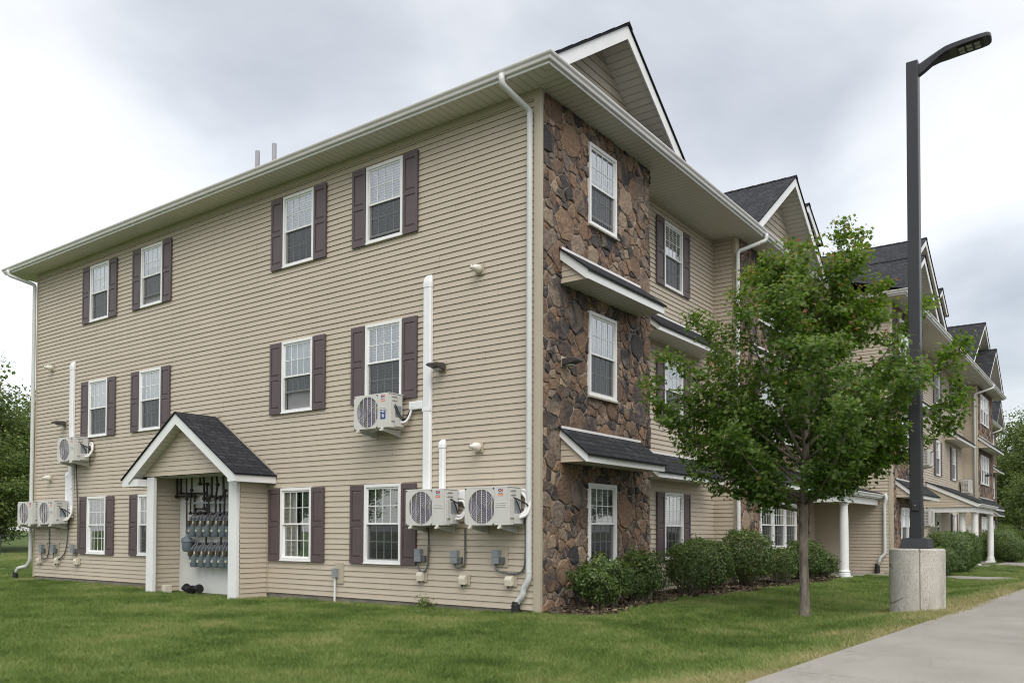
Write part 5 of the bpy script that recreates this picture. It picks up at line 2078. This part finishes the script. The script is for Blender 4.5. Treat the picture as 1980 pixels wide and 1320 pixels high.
mb.f = [(0, 1, 5, 4), (1, 2, 6, 5), (2, 3, 7, 6), (3, 0, 4, 7), (4, 5, 9, 8), (5, 6, 10, 9), (6, 7, 11, 10), (7, 4, 8, 11)]
mb.uv = [[(0, 0)] * 4 for _ in mb.f]
mb.build('base_cover', 'polepaint', t, bevel=0.006)
mb = MB()
mb.box(-PW - 0.03, -PW - 0.001, -0.055, 0.055, 1.60, 1.76)
hh = mb.build('access_cover', 'polepaint', t, bevel=0.012)
mb = MB()
mb.lathe([(0.006, -0.004), (0.006, 0.0)], (-PW - 0.030, 0, 1.685), 'x', 10)
mb.build('bolt', 'paper', hh)
# luminaire reaching out over the path (-y)
secs = [(-0.075, 0.050, 8.235, 8.075), (-0.16, 0.050, 8.275, 8.120), (-0.26, 0.058, 8.318, 8.19), (-0.36, 0.10, 8.345, 8.235), (-0.46, 0.145, 8.362, 8.262),
        (-0.56, 0.155, 8.37, 8.275), (-0.70, 0.160, 8.378, 8.287), (-0.90, 0.160, 8.384, 8.300), (-0.985, 0.148, 8.384, 8.308), (-1.02, 0.11, 8.380, 8.318), (-1.03, 0.06, 8.374, 8.325)]
mb = MB()
rows = []
for y, w, zt, zb in secs:
    c = min(0.03, (zt - zb) * 0.4)
    rows.append([(-w, y, zb), (w, y, zb), (w, y, zt - c), (w * 0.7, y, zt), (-w * 0.7, y, zt), (-w, y, zt - c)])
for a, b in zip(rows[:-1], rows[1:]):
    for j in range(6):
        k = (j + 1) % 6
        mb.quad(a[j], a[k], b[k], b[j])
mb.poly(rows[0])
mb.poly(rows[-1])
me = mb.mesh('lamp_head', M['polepaint'], fixn=True)
smooth_angle(me, 35)
lh = obj('lamp_head', me, t)
mb = MB()
mb.prism([(-0.11, -0.60, 8.268), (0.11, -0.60, 8.268), (0.11, -0.93, 8.292), (-0.11, -0.93, 8.292)], (0, 0, 0.01))
mb.build('led_tray', 'black', lh)
for i in range(3):
    for jx in (-0.048, 0.048):
        mb = MB()
        y = -0.655 - i * 0.10
        zz = 8.268 + (abs(y) - 0.60) / 0.33 * 0.024
        mb.box(jx - 0.036, jx + 0.036, y - 0.036, y + 0.036, zz - 0.006, zz + 0.004)
        mb.build('led_lens', 'led', lh, bevel=0.003)
mb = MB()
mb.prism([(-0.07, -0.36, 8.228), (0.07, -0.36, 8.228), (0.10, -0.50, 8.262), (-0.10, -0.50, 8.262)], (0, 0, 0.012))
mb.build('driver_cover', 'black', lh)


# ------------------------------------------------------------------ vegetation
def leaf_cloud(centers, size, normals_up, tmpl, rngx, jitter=0.9):
    """one flat leaf outline per centre, tilted at random"""
    n = len(centers)
    nrm = normals_up + jitter * rngx.normal(size=(n, 3))
    nrm /= np.linalg.norm(nrm, axis=1, keepdims=True) + 1e-9
    ref = rngx.normal(size=(n, 3))
    a = ref - nrm * (ref * nrm).sum(1, keepdims=True)
    a /= np.linalg.norm(a, axis=1, keepdims=True) + 1e-9
    b = np.cross(nrm, a)
    t_ = np.asarray(tmpl)
    v = centers[:, None, :] + size[:, None, None] * (a[:, None, :] * t_[None, :, :1] + b[:, None, :] * t_[None, :, 1:2] + nrm[:, None, :] * t_[None, :, 2:3])
    return v.reshape(-1, 3)


MAPLE = [(0, -0.5, 0.05), (0.16, -0.30, 0), (0.48, -0.34, -0.08), (0.27, -0.05, 0), (0.52, 0.18, -0.10), (0.20, 0.17, 0.02), (0, 0.56, -0.06),
         (-0.20, 0.17, 0.02), (-0.52, 0.18, -0.10), (-0.27, -0.05, 0), (-0.48, -0.34, -0.08), (-0.16, -0.30, 0)]
OVAL = [(0, -0.5, 0.0), (0.26, -0.12, 0.06), (0.22, 0.25, 0.05), (0, 0.5, -0.04), (-0.22, 0.25, 0.05), (-0.26, -0.12, 0.06)]
CLUMP = [(0, -0.5, 0), (0.35, -0.35, 0.1), (0.25, -0.05, 0), (0.55, 0.15, -0.1), (0.15, 0.2, 0.1), (0.1, 0.55, 0), (-0.2, 0.3, 0.05), (-0.5, 0.3, -0.1), (-0.3, 0.0, 0), (-0.45, -0.3, 0.1)]

# ---- the maple on the lawn
TREE = Vector((1.82, -3.72, 0.0))
tz = ground_z(TREE.x, TREE.y)
LAT = Vector((r0.x, r0.y, 0)).normalized()
DEP = Vector((d.x, d.y, 0)).normalized()


def env(z):
    zs = [1.75, 2.1, 2.6, 3.2, 3.7, 4.2, 4.7, 5.1, 5.5, 5.9, 6.2]
    rs = [0.30, 0.85, 1.55, 2.20, 2.45, 2.25, 1.8, 1.3, 0.85, 0.45, 0.15]
    return float(np.interp(z, zs, rs))


rt_ = random.Random(12)
tree = thing('maple_tree', 'young red-tipped maple tree standing on the lawn in front of the stone bays', 'tree', (TREE.x, TREE.y, tz))
wood = MB()
limbs = []


def limb(p0, p1, r_0, r_1, bend=0.12, n=7):
    p0, p1 = Vector(p0), Vector(p1)
    L = (p1 - p0).length
    off = Vector((rt_.uniform(-1, 1), rt_.uniform(-1, 1), rt_.uniform(-0.2, 0.2))) * bend * L
    pts, rad = [], []
    for i in range(n):
        t_ = i / (n - 1)
        # leave the parent flat, then sweep upward
        q = p0.lerp(p1, t_) + off * math.sin(math.pi * t_) * 0.5 - Vector((0, 0, 1)) * math.sin(math.pi * t_) * L * 0.07
        pts.append(q)
        rad.append(r_0 * (1 - t_) + r_1 * t_)
    wood.tube(pts, rad, 7)
    limbs.append((pts, rad))
    return pts


trunk = [(0, 0, -0.15), (0.0, 0, 0.0), (0.005, 0, 0.25), (-0.01, 0.01, 0.9), (-0.015, 0.01, 1.5), (0.03, 0, 2.1), (0.06, -0.02, 3.0), (0.13, -0.05, 3.9), (0.24, -0.1, 4.8), (0.36, -0.16, 5.6)]
wood.tube(trunk, [0.135, 0.100, 0.076, 0.068, 0.072, 0.060, 0.048, 0.036, 0.022, 0.008], 12)


def on_trunk(z):
    for a, b in zip(trunk[:-1], trunk[1:]):
        if a[2] <= z <= b[2]:
            return Vector(a).lerp(Vector(b), (z - a[2]) / (b[2] - a[2]))
    return Vector(trunk[-1])


tips = []
lead = [(0.67, 6.16, 3.6), (1.0, 6.03, 3.2), (-0.02, 5.85, 3.4), (-0.5, 5.3, 2.9), (-1.17, 4.95, 2.4), (-1.8, 4.68, 2.2), (-2.16, 4.12, 2.0), (-2.38, 3.58, 1.85), (-2.02, 3.05, 1.75),
        (-1.75, 2.3, 1.66), (1.95, 5.0, 2.6), (1.3, 5.32, 3.0), (2.4, 4.35, 2.2), (2.5, 3.6, 2.0), (2.3, 3.1, 1.9), (1.7, 2.65, 1.8), (-0.9, 2.1, 1.66)]
ends = []
for la, z, zs in lead:
    dp = rt_.uniform(-0.35, 0.35)
    ends.append((LAT * la + DEP * dp + Vector((0, 0, z)), zs))
for i in range(30):
    an = i * 2.39996 + 0.5
    z = rt_.uniform(2.5, 5.6)
    rr = env(z) * rt_.uniform(0.62, 1.0)
    p = LAT * (math.cos(an) * rr) + DEP * (math.sin(an) * rr) + Vector((0, 0, z))
    ends.append((p, max(1.75, z - rr * rt_.uniform(0.65, 0.95))))
sprays = []
for p, zs in ends:
    s0 = on_trunk(min(zs, 4.6))
    k = 0.025 * min(1, (p - s0).length / 2.0) + 0.005
    pts = limb(s0, p, k, 0.004)
    L = (p - s0).length
    nb = int(5 + L * 4.5)
    for j in range(nb):
        t_ = 0.24 + 0.76 * (j + rt_.random()) / nb
        f_ = t_ * (len(pts) - 1)
        i0 = min(int(f_), len(pts) - 2)
        q = pts[i0].lerp(pts[i0 + 1], f_ - i0)
        dr = (pts[i0 + 1] - pts[i0]).normalized()
        sd = Vector((rt_.gauss(0, 1), rt_.gauss(0, 1), rt_.gauss(0.25, 0.5)))
        sd = (sd - dr * sd.dot(dr)).normalized()
        ln = rt_.uniform(0.28, 0.72) * (1.15 - 0.55 * t_)
        e = q + (dr * 0.6 + sd * 0.9).normalized() * ln
        rad_e = math.hypot(e.x, e.y)
        if rad_e > env(e.z) * 1.12 + 0.1:
            e = q + (e - q) * 0.45
        wood.tube([q, q.lerp(e, 0.5) + Vector((0, 0, -0.02)), e], [0.006, 0.004, 0.002], 5, cap=False)
        sprays.append((q, e))
    sprays.append((pts[-2], pts[-1]))
me = wood.mesh('trunk', M['bark'], smooth=True)
obj('trunk', me, tree)
C_, S_, NU, TI = [], [], [], []
for q, e in sprays:
    L = (e - q).length
    n = int(43 + 85 * L)
    for i in range(n):
        t_ = rt_.random() ** 0.75
        c = q.lerp(e, t_) + Vector((rt_.gauss(0, 0.085), rt_.gauss(0, 0.085), rt_.gauss(-0.02, 0.05)))
        C_.append(c)
        S_.append(rt_.uniform(0.050, 0.098) * (1.0 - 0.25 * t_))
        out = Vector((c.x, c.y, 0)).normalized() if c.xy.length > 0.01 else Vector((0, 0, 0))
        NU.append((out.x * 0.55, out.y * 0.55, 0.75))
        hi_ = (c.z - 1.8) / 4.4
        tt = min(0.82, max(0.0, rt_.gauss(0.40 + 0.24 * hi_, 0.17)))  # tint rises with height: light on the upper crown put into leaf colour
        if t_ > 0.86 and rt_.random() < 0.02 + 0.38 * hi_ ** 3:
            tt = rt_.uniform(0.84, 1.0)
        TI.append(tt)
v = leaf_cloud(np.array([tuple(c) for c in C_]), np.array(S_), np.array(NU), MAPLE, rng, 0.55)
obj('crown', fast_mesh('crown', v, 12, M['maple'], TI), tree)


# ---- clipped shrubs along the front
def shrub_mesh(seed, n, leaf, rx, ry, rz, boxy=2.6, skirt=0.16, rough=0.08):
    g = np.random.default_rng(seed)
    dirs = g.normal(size=(n, 3))
    dirs /= np.linalg.norm(dirs, axis=1, keepdims=True)
    # superellipsoid shell with a lumpy surface
    k = (np.abs(dirs) ** boxy).sum(1) ** (-1 / boxy)
    lump = np.array([noise.noise((x * 2.1 + seed, y * 2.1, z * 2.1)) for x, y, z in dirs]) * rough * 1.6
    lump2 = np.array([noise.noise((x * 6 + seed, y * 6, z * 6)) for x, y, z in dirs]) * rough
    depth = 1 - np.abs(g.normal(size=n)) * 0.10 - 0.22 * g.random(n) ** 3 + (g.random(n) < 0.06) * g.random(n) * 0.18
    rad = k * (1 + lump + lump2) * depth
    c = dirs * rad[:, None] * np.array([rx, ry, rz])
    c[:, 2] += rz * 0.97 + skirt * 0.4
    lo = skirt * (0.6 + 0.8 * g.random(n))
    thin = (c[:, 2] < lo) & (g.random(n) < 0.85)
    keep = (c[:, 2] > 0.02) & ~thin
    c, dirs = c[keep], dirs[keep]
    tint = np.clip(g.normal(0.44, 0.2, len(c)) + 0.42 * np.clip(dirs[:, 2], 0, 1) * g.random(len(c)), 0, 1)  # tops lighter than sides: new growth plus top light put into the tint
    size = leaf * g.uniform(0.7, 1.35, len(c))
    v = leaf_cloud(c, size, dirs * 1.0 + np.array([0, 0, 0.3]), OVAL, g, 0.6)
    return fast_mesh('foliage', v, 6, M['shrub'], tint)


def shrub_core(rx, ry, rz, seed):
    """the twiggy inside: many forked stems that stop the view through the bush"""
    g = random.Random(seed)
    m_ = MB()
    for i in range(int(46 * (rx + ry))):
        an = g.uniform(0, 6.283)
        rr = g.uniform(0.0, 0.3)
        b = Vector((math.cos(an) * rr * rx, math.sin(an) * rr * ry, -0.05))
        a2 = an + g.gauss(0, 0.5)
        r2 = g.uniform(0.3, 0.85)
        e = Vector((math.cos(a2) * r2 * rx, math.sin(a2) * r2 * ry, rz * g.uniform(0.7, 1.7)))
        md = b.lerp(e, 0.5) + Vector((g.gauss(0, 0.05), g.gauss(0, 0.05), -0.03))
        m_.tube([b, md, e], [0.011, 0.007, 0.003], 5, cap=False)
    return m_.mesh('stems', M['bark'])


def shrub(label, x, y, rx, ry, h, seed, n=9000, leaf=0.034, boxy=2.6, skirt=0.16, rough=0.08, group='clipped shrubs along the front wall', name='shrub', rz=0.0):
    t = thing(name, label, 'shrub', (x, y, ground_z(x, y)), rz, group=group)
    hz = h / 2
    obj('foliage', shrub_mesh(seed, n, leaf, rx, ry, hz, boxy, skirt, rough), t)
    obj('stems', shrub_core(rx, ry, hz, seed), t)
    return t


shrub('loose leafy green shrub at the foot of the stone corner, nearest the camera', 0.93, -0.66, 0.52, 0.46, 0.80, 1, 8000, 0.046, 2.2, 0.20, 0.26)
shrub('small ragged shrub second from the stone corner, under the window', 2.35, -0.64, 0.43, 0.40, 0.88, 2, 6500, 0.046, 2.1, 0.20, 0.28)
shrub('square-clipped dark shrub third from the stone corner', 4.25, -0.66, 0.42, 0.40, 0.92, 3, 7500, 0.040, 4.0, 0.30, 0.12)
shrub('broad round shrub under the shuttered recess window, behind the square one', 5.65, -0.40, 0.70, 0.58, 1.06, 4, 12000, 0.046, 2.8, 0.24, 0.10)
shrub('tallest rounded shrub, in front of the downspout left of the triple window', 7.75, -0.55, 0.62, 0.60, 1.24, 5, 12000, 0.046, 2.6, 0.28, 0.10)
shrub('dark low shrub below the triple window, left of the maple trunk', 9.25, -0.85, 0.41, 0.40, 0.80, 6, 6000, 0.040, 3.0, 0.30, 0.14)
shrub('bright round shrub directly behind the maple trunk', 11.3, -0.80, 0.55, 0.55, 1.04, 7, 9000, 0.046, 2.2, 0.2, 0.12)
shrub('small spreading shrub at the foot of the white porch column', 12.72, -0.86, 0.42, 0.42, 0.74, 8, 5000, 0.046, 2.1, 0.1, 0.28)
# far hedges by the entrance canopy
shrub('long tall clipped hedge just right of the lamp footing', 19.6, -3.05, 1.9, 0.62, 1.30, 9, 22000, 0.055, 4.0, 0.08, 0.05, 'clipped hedges by the entrance canopy', 'hedge')
shrub('rounded hedge between the long hedge and the white canopy column', 22.9, -2.9, 0.95, 0.62, 1.28, 10, 11000, 0.055, 3.0, 0.1, 0.06, 'clipped hedges by the entrance canopy', 'hedge')
shrub('low dark round shrub peeping out beside the lamp footing', 16.4, -3.2, 0.55, 0.5, 0.85, 14, 7000, 0.045, 2.4, 0.1, 0.08, 'clipped hedges by the entrance canopy')
shrub('low rounded bush in front of the farthest hedge', 31.6, -3.55, 0.95, 0.6, 1.10, 11, 9000, 0.06, 2.6, 0.08, 0.06, 'clipped hedges by the entrance canopy')
shrub('farthest tall clipped hedge beyond the entrance canopy', 36.0, -2.75, 3.2, 0.75, 1.45, 12, 20000, 0.07, 4.0, 0.08, 0.05, 'clipped hedges by the entrance canopy', 'hedge')

t = thing('weed', 'small leafy weed growing against the foundation of the end wall', 'plant', (-0.10, 2.42, -0.12))
g = np.random.default_rng(4)
c = g.normal(size=(170, 3)) * np.array([0.055, 0.085, 0.06]) + np.array([0, 0, 0.12])
obj('leaves', fast_mesh('leaves', leaf_cloud(c, g.uniform(0.03, 0.06, 170), np.tile([-0.3, 0, 0.8], (170, 1)), OVAL, g, 0.7), 6, M['shrub'], g.uniform(0.6, 1.0, 170)), t)
mb = MB()
for i in range(7):
    mb.tube([(0, 0, 0), (0.05 * math.cos(i), 0.08 * math.sin(i * 2.0), 0.16)], [0.004, 0.002], 5)
mb.build('stems', 'bark', t)


# ---- woodland beyond
def wood_tree(seed, h, rw, n=9000, leaf=0.30, low=0.18):
    g = np.random.default_rng(seed)
    rnd = random.Random(seed)
    m_ = MB()
    top = h * 0.8
    tr = [(0, 0, -0.3)] + [(rnd.gauss(0, 0.12), rnd.gauss(0, 0.12), top * i / 6) for i in range(1, 7)]
    m_.tube(tr, [0.24, 0.20, 0.17, 0.14, 0.10, 0.07, 0.03], 8)
    C, TT = [], []
    nl = 84
    per = n // nl
    for i in range(nl):
        z0 = h * (low + (0.72 - low) * (i / nl))
        an = i * 2.4 + rnd.uniform(-0.4, 0.4)
        zf = min(1.0, z0 / h + rnd.uniform(0.1, 0.26))
        prof = math.sin(math.pi * min(1, max(0.02, (zf - low * 0.6) / (1.03 - low * 0.6))) ** 0.75) ** 0.6
        rr = rw * prof * rnd.uniform(0.55, 1.05)
        s0 = Vector((0, 0, z0 * 0.85))
        e = Vector((math.cos(an) * rr, math.sin(an) * rr, h * zf))
        md = s0.lerp(e, 0.55) + Vector((rnd.gauss(0, 0.15), rnd.gauss(0, 0.15), 0.2))
        m_.tube([s0, md, e], [0.07, 0.045, 0.015], 5, cap=False)
        k = np.clip(g.normal(size=(per, 3)), -1.5, 1.5) * np.array([0.16, 0.16, 0.07]) * rw * 1.15
        tpos = g.random((per, 1)) ** 0.6
        base = np.array(s0)[None] * (1 - tpos) * 0.55 + np.array(md)[None] * (1 - tpos) * 0.45 + np.array(e)[None] * tpos
        C.append(base + k * (0.45 + 0.6 * tpos))
        TT.append(np.clip(g.normal(0.40, 0.18, per) + rnd.gauss(0, 0.12), 0, 1))
    C = np.concatenate(C)
    TT = np.concatenate(TT)
    sz = leaf * g.uniform(0.6, 1.4, len(C))
    up_ = np.tile([0, 0, 0.8], (len(C), 1)) + C * np.array([0.12, 0.12, 0.0])
    me1 = fast_mesh('crown', leaf_cloud(C, sz, up_, CLUMP, g, 0.6), 10, M['wood'], TT)
    me2 = m_.mesh('trunk', M['bark'])
    return me1, me2


kinds = [wood_tree(101, 13.0, 4.2, 24000, 0.17), wood_tree(102, 11.5, 3.8, 24000, 0.16, 0.08), wood_tree(103, 9.0, 3.4, 20000, 0.15, 0.03)]


def wood_place(x, y, k, sc_, label, group, rzz):
    t = thing('woodland_tree', label, 'tree', (x, y, ground_z(x, y)), rzz, group)
    t.scale = (sc_, sc_, sc_)
    obj('trunk', kinds[k][1], t)
    obj('crown', kinds[k][0], t)
    return t


GL, GR = 'trees beyond the left fence', 'trees beyond the right end of the building'
LEFT_T = [(10.2, 54.5, 0, 1.22, 'tall leafy tree rising against the far left corner of the building'),
          (5.6, 57.0, 0, 1.08, 'tall tree at the very left edge of the view'),
          (14.5, 56.0, 1, 1.0, 'dark tree mostly hidden behind the far left corner downspout'),
          (8.0, 60.5, 1, 1.0, 'dense tree standing behind the tall left trees'),
          (12.0, 50.5, 2, 0.85, 'low leafy tree in front of the tall trees by the building corner'),
          (7.2, 52.0, 2, 0.75, 'low leafy tree in front of the tall trees at the left edge'),
          (9.4, 61.0, 2, 0.8, 0), (12.6, 63.0, 2, 0.75, 0), (6.0, 62.5, 2, 0.8, 0), (15.5, 66.0, 2, 0.8, 0),
          (1.0, 58.0, 0, 1.0, None), (20.0, 60.0, 0, 1.0, None)]
for i, (x, y, k, s_, lb) in enumerate(LEFT_T):
    wood_place(x, y, k, s_, 'low leafy tree in the dense understorey behind the left trees' if lb == 0 else lb or 'leafy woodland tree beyond the chain link fence, outside the left edge of the view', GL, i * 1.7)
RIGHT_T = [(88.0, 5.2, 0, 1.0, 'tall dark tree rising just past the far end of the building'),
           (84.0, -0.5, 0, 1.08, 'tall dark tree at the right edge of the view'),
           (80.0, 1.9, 1, 0.85, 'mid-height dense tree in front of the tall trees at the far end'),
           (70.0, -1.6, 2, 0.78, 'yellowish lower tree at the right edge beyond the last hedge'),
           (76.0, -4.5, 0, 1.05, None), (92.0, -5.0, 1, 1.2, None), (72.0, -9.0, 1, 1.0, None)]
for i, (x, y, k, s_, lb) in enumerate(RIGHT_T):
    wood_place(x, y, k, s_, lb or 'leafy woodland tree past the far end, outside the right edge of the view', GR, i * 2.1)


def far_bush(x, y, k, sc_, label, i):
    t = thing('bush', label, 'bush', (x, y, ground_z(x, y) - 0.3), i * 1.3, 'low bushes at the wood edge')
    t.scale = (sc_ * 1.5, sc_ * 1.5, sc_)
    obj('crown', kinds[2][0], t)
    return t


for i in range(9):
    an, rr = R(110 + i * 5.2), 52 + 7 * math.sin(i * 2.3)
    wood_place(CAM.x + rr * math.cos(an), CAM.y + rr * math.sin(an), i % 3, 0.9 + 0.16 * math.sin(i * 1.7), 'leafy tree far to the left of the view, seen only as reflections in the windows', 'trees outside the view', i * 1.1)
for i in range(9):
    an, rr = R(-3 - i * 5.2), 58 + 8 * math.sin(i * 1.9)
    wood_place(CAM.x + rr * math.cos(an), CAM.y + rr * math.sin(an), (i + 1) % 3, 0.85 + 0.14 * math.sin(i * 2.7), 'leafy tree across the parking lot, seen only as reflections in the windows', 'trees outside the view', i * 0.9)
far_bush(7.9, 47.5, 2, 0.27, 'bright low bush behind the fence at the left edge', 1)
far_bush(10.6, 49.0, 2, 0.24, 'low bush behind the fence beside the building corner', 2)
far_bush(64.0, 0.2, 2, 0.28, 'low bright bush beyond the farthest hedge', 3)
far_bush(67.0, -2.6, 2, 0.30, 'low bush at the right edge behind the last hedge', 4)

# ---- chain link fence on the left
t = thing('chain_link_fence', 'low dark chain link fence in front of the woods on the left', 'fence', (10.0, 43.5, 0))
zf = ground_z(10, 43.5)
for i in range(-10, 6):
    mb = MB()
    mb.tube([(i * 2.6, 0, zf - 0.2), (i * 2.6, 0, zf + 1.12)], 0.032, 8)
    mb.build('post', 'fence', t)
mb = MB()
mb.tube([(-26, 0, zf + 1.08), (13, 0, zf + 1.08)], 0.024, 6)
mb.build('top_rail', 'fence', t)
mb = MB()
x = -26.0
while x < 13.0:
    for s_ in (1, -1):
        xa, xb = (x, x + 1.0) if s_ > 0 else (x + 1.0, x)
        a, b = Vector((xa, 0.01 * s_, zf + 0.05)), Vector((xb, 0.01 * s_, zf + 1.05))
        w = Vector((0.003, 0, 0))
        mb.quad(tuple(a - w), tuple(a + w), tuple(b + w), tuple(b - w))
    x += 0.075
mb.build('mesh', 'fence', t)


# ------------------------------------------------------------------ grass
def tuft_mesh(seed, nb=42, rad=0.13, h=(0.022, 0.075)):
    g = random.Random(seed)
    m_ = MB()
    for i in range(nb):
        an = g.uniform(0, 6.283)
        rr = rad * math.sqrt(g.random())
        bx, by = rr * math.cos(an), rr * math.sin(an)
        hh = g.uniform(*h)
        dx, dy = g.gauss(0, 0.55) * hh, g.gauss(0, 0.55) * hh
        pa = g.uniform(0, 3.14)
        wx, wy = math.cos(pa) * 0.0032, math.sin(pa) * 0.0032
        a, b = (bx - wx, by - wy, -0.01), (bx + wx, by + wy, -0.01)
        c, e = (bx + dx * 0.4 + wx * 0.8, by + dy * 0.4 + wy * 0.8, hh * 0.6), (bx + dx * 0.4 - wx * 0.8, by + dy * 0.4 - wy * 0.8, hh * 0.6)
        m_.quad(a, b, c, e)
        m_.poly([e, c, (bx + dx, by + dy, hh)])
    return m_.mesh('tuft', M['grass'])


def blocked(x, y):
    pe = path_edge(x)
    if y < pe + 0.02 + 0.055 * noise.noise((x * 5, 0, 4)) and y > pe - 1.85:
        return True
    if y <= pe - 1.85:
        return True
    if x > 0.0 and -0.02 < x < 59 and 0 < y < LEN_A:
        return True
    if -0.78 < x < 0.05 and AY0 < y < AY1:
        return True
    if 0.02 < x < 12.9 and y > -1.0 - 0.16 * math.sin(x * 1.3) - 0.1 * math.sin(x * 3.1) - (0.25 if x > 7.5 else 0) and y < 0.6:
        return True
    if 12.85 < x < 16.9 and y > -1.48:
        return True
    if 15.2 < x < 16.6 or 27.2 < x < 31.2:
        return True
    if x > 16.9 and y > TY:
        return True
    if (x - LX) ** 2 + (y - LY) ** 2 < 0.17:
        return True
    return False


cg = np.random.default_rng(6)
cv = []
for i in range(2600):
    x = cg.uniform(-7.5, 14)
    y = path_edge(x) - abs(cg.normal(0, 0.55)) - 0.01
    if y < path_edge(x) - 1.7 or noise.noise((x * 1.6, y * 2.2, 8)) < -0.05:
        continue
    a, L = cg.uniform(0, 6.28), cg.uniform(0.008, 0.03)
    dx, dy = math.cos(a) * L, math.sin(a) * L
    wx, wy = -math.sin(a) * 0.0022, math.cos(a) * 0.0022
    z = 0.1675
    cv += [(x - dx - wx, y - dy - wy, z), (x + dx - wx, y + dy - wy, z + 0.002), (x + dx + wx, y + dy + wy, z + 0.002), (x - dx + wx, y - dy + wy, z)]
clipm = mat_leaf('dry clippings', [(0.0, (0.10, 0.13, 0.04)), (0.5, (0.22, 0.21, 0.09)), (1.0, (0.36, 0.30, 0.16))], 0.1, 0.8)
o = obj('grass_clippings', fast_mesh('grass_clippings', cv, 4, clipm, cg.random(len(cv) // 4)))
o['kind'] = 'stuff'
gr = np.random.default_rng(77)
pts = []
for (n, r0_, r1_, a0, a1) in ((34000, 2.5, 9.0, -0.18, 1.42), (34000, 9.0, 16.0, -0.1, 1.36), (26000, 16.0, 30.0, -0.02, 1.36), (14000, 30.0, 60.0, 0.0, 1.36)):
    rr = np.sqrt(gr.uniform(r0_ ** 2, r1_ ** 2, n))
    aa = gr.uniform(a0, a1, n)
    for x, y in zip(CAM.x + rr * np.cos(aa), CAM.y + rr * np.sin(aa)):
        if not blocked(x, y):
            pts.append((x, y, ground_z(x, y) - 0.002))
gm = bpy.data.meshes.new('lawn_grass')
gm.from_pydata(pts, [], [])
dry = []
for x, y, z in pts:
    e = y - path_edge(x)
    v_ = 0.75 * math.exp(-(e / 0.5) ** 2) + 0.35 * math.exp(-(e / 1.6) ** 2) * max(0, noise.noise((x * 0.8, y * 0.8, 3)) + 0.3)
    if x < 0.2:
        v_ += 0.35 * max(0, noise.noise((x * 0.9, y * 0.5, 7)) - 0.1)
        if -0.7 < x:
            v_ += 0.9 * max(0, noise.noise((x * 2, y * 1.2, 5)))
    if y > 34:
        v_ += 0.45
    dry.append(min(1, v_))
at = gm.attributes.new('dry', 'FLOAT', 'POINT')
at.data.foreach_set('value', np.array(dry, dtype=np.float32))
tufts = bpy.data.collections.new('tuft_sources')
for i in range(4):
    tufts.objects.link(bpy.data.objects.new('tuft', tuft_mesh(i + 1)))
grass = obj('lawn_grass', gm)
grass['kind'] = 'stuff'
ng = bpy.data.node_groups.new('grass_scatter', 'GeometryNodeTree')
ng.interface.new_socket('Geometry', in_out='INPUT', socket_type='NodeSocketGeometry')
ng.interface.new_socket('Geometry', in_out='OUTPUT', socket_type='NodeSocketGeometry')
gi = ng.nodes.new('NodeGroupInput')
go = ng.nodes.new('NodeGroupOutput')
ip = ng.nodes.new('GeometryNodeInstanceOnPoints')
ci = ng.nodes.new('GeometryNodeCollectionInfo')
ci.inputs['Collection'].default_value = tufts
ci.inputs['Separate Children'].default_value = True
ci.inputs['Reset Children'].default_value = True
rv = ng.nodes.new('FunctionNodeRandomValue')
rv.data_type = 'FLOAT_VECTOR'
rv.inputs[0].default_value = (-0.06, -0.06, 0)
rv.inputs[1].default_value = (0.06, 0.06, 6.283)
rs = ng.nodes.new('FunctionNodeRandomValue')
rs.data_type = 'FLOAT'
rs.inputs[2].default_value = 0.75
rs.inputs[3].default_value = 1.35
ng.links.new(gi.outputs[0], ip.inputs['Points'])
ng.links.new(ci.outputs[0], ip.inputs['Instance'])
ip.inputs['Pick Instance'].default_value = True
ng.links.new(rv.outputs[0], ip.inputs['Rotation'])
ng.links.new(rs.outputs[1], ip.inputs['Scale'])
ng.links.new(ip.outputs[0], go.inputs[0])
mod = grass.modifiers.new('scatter', 'NODES')
mod.node_group = ng
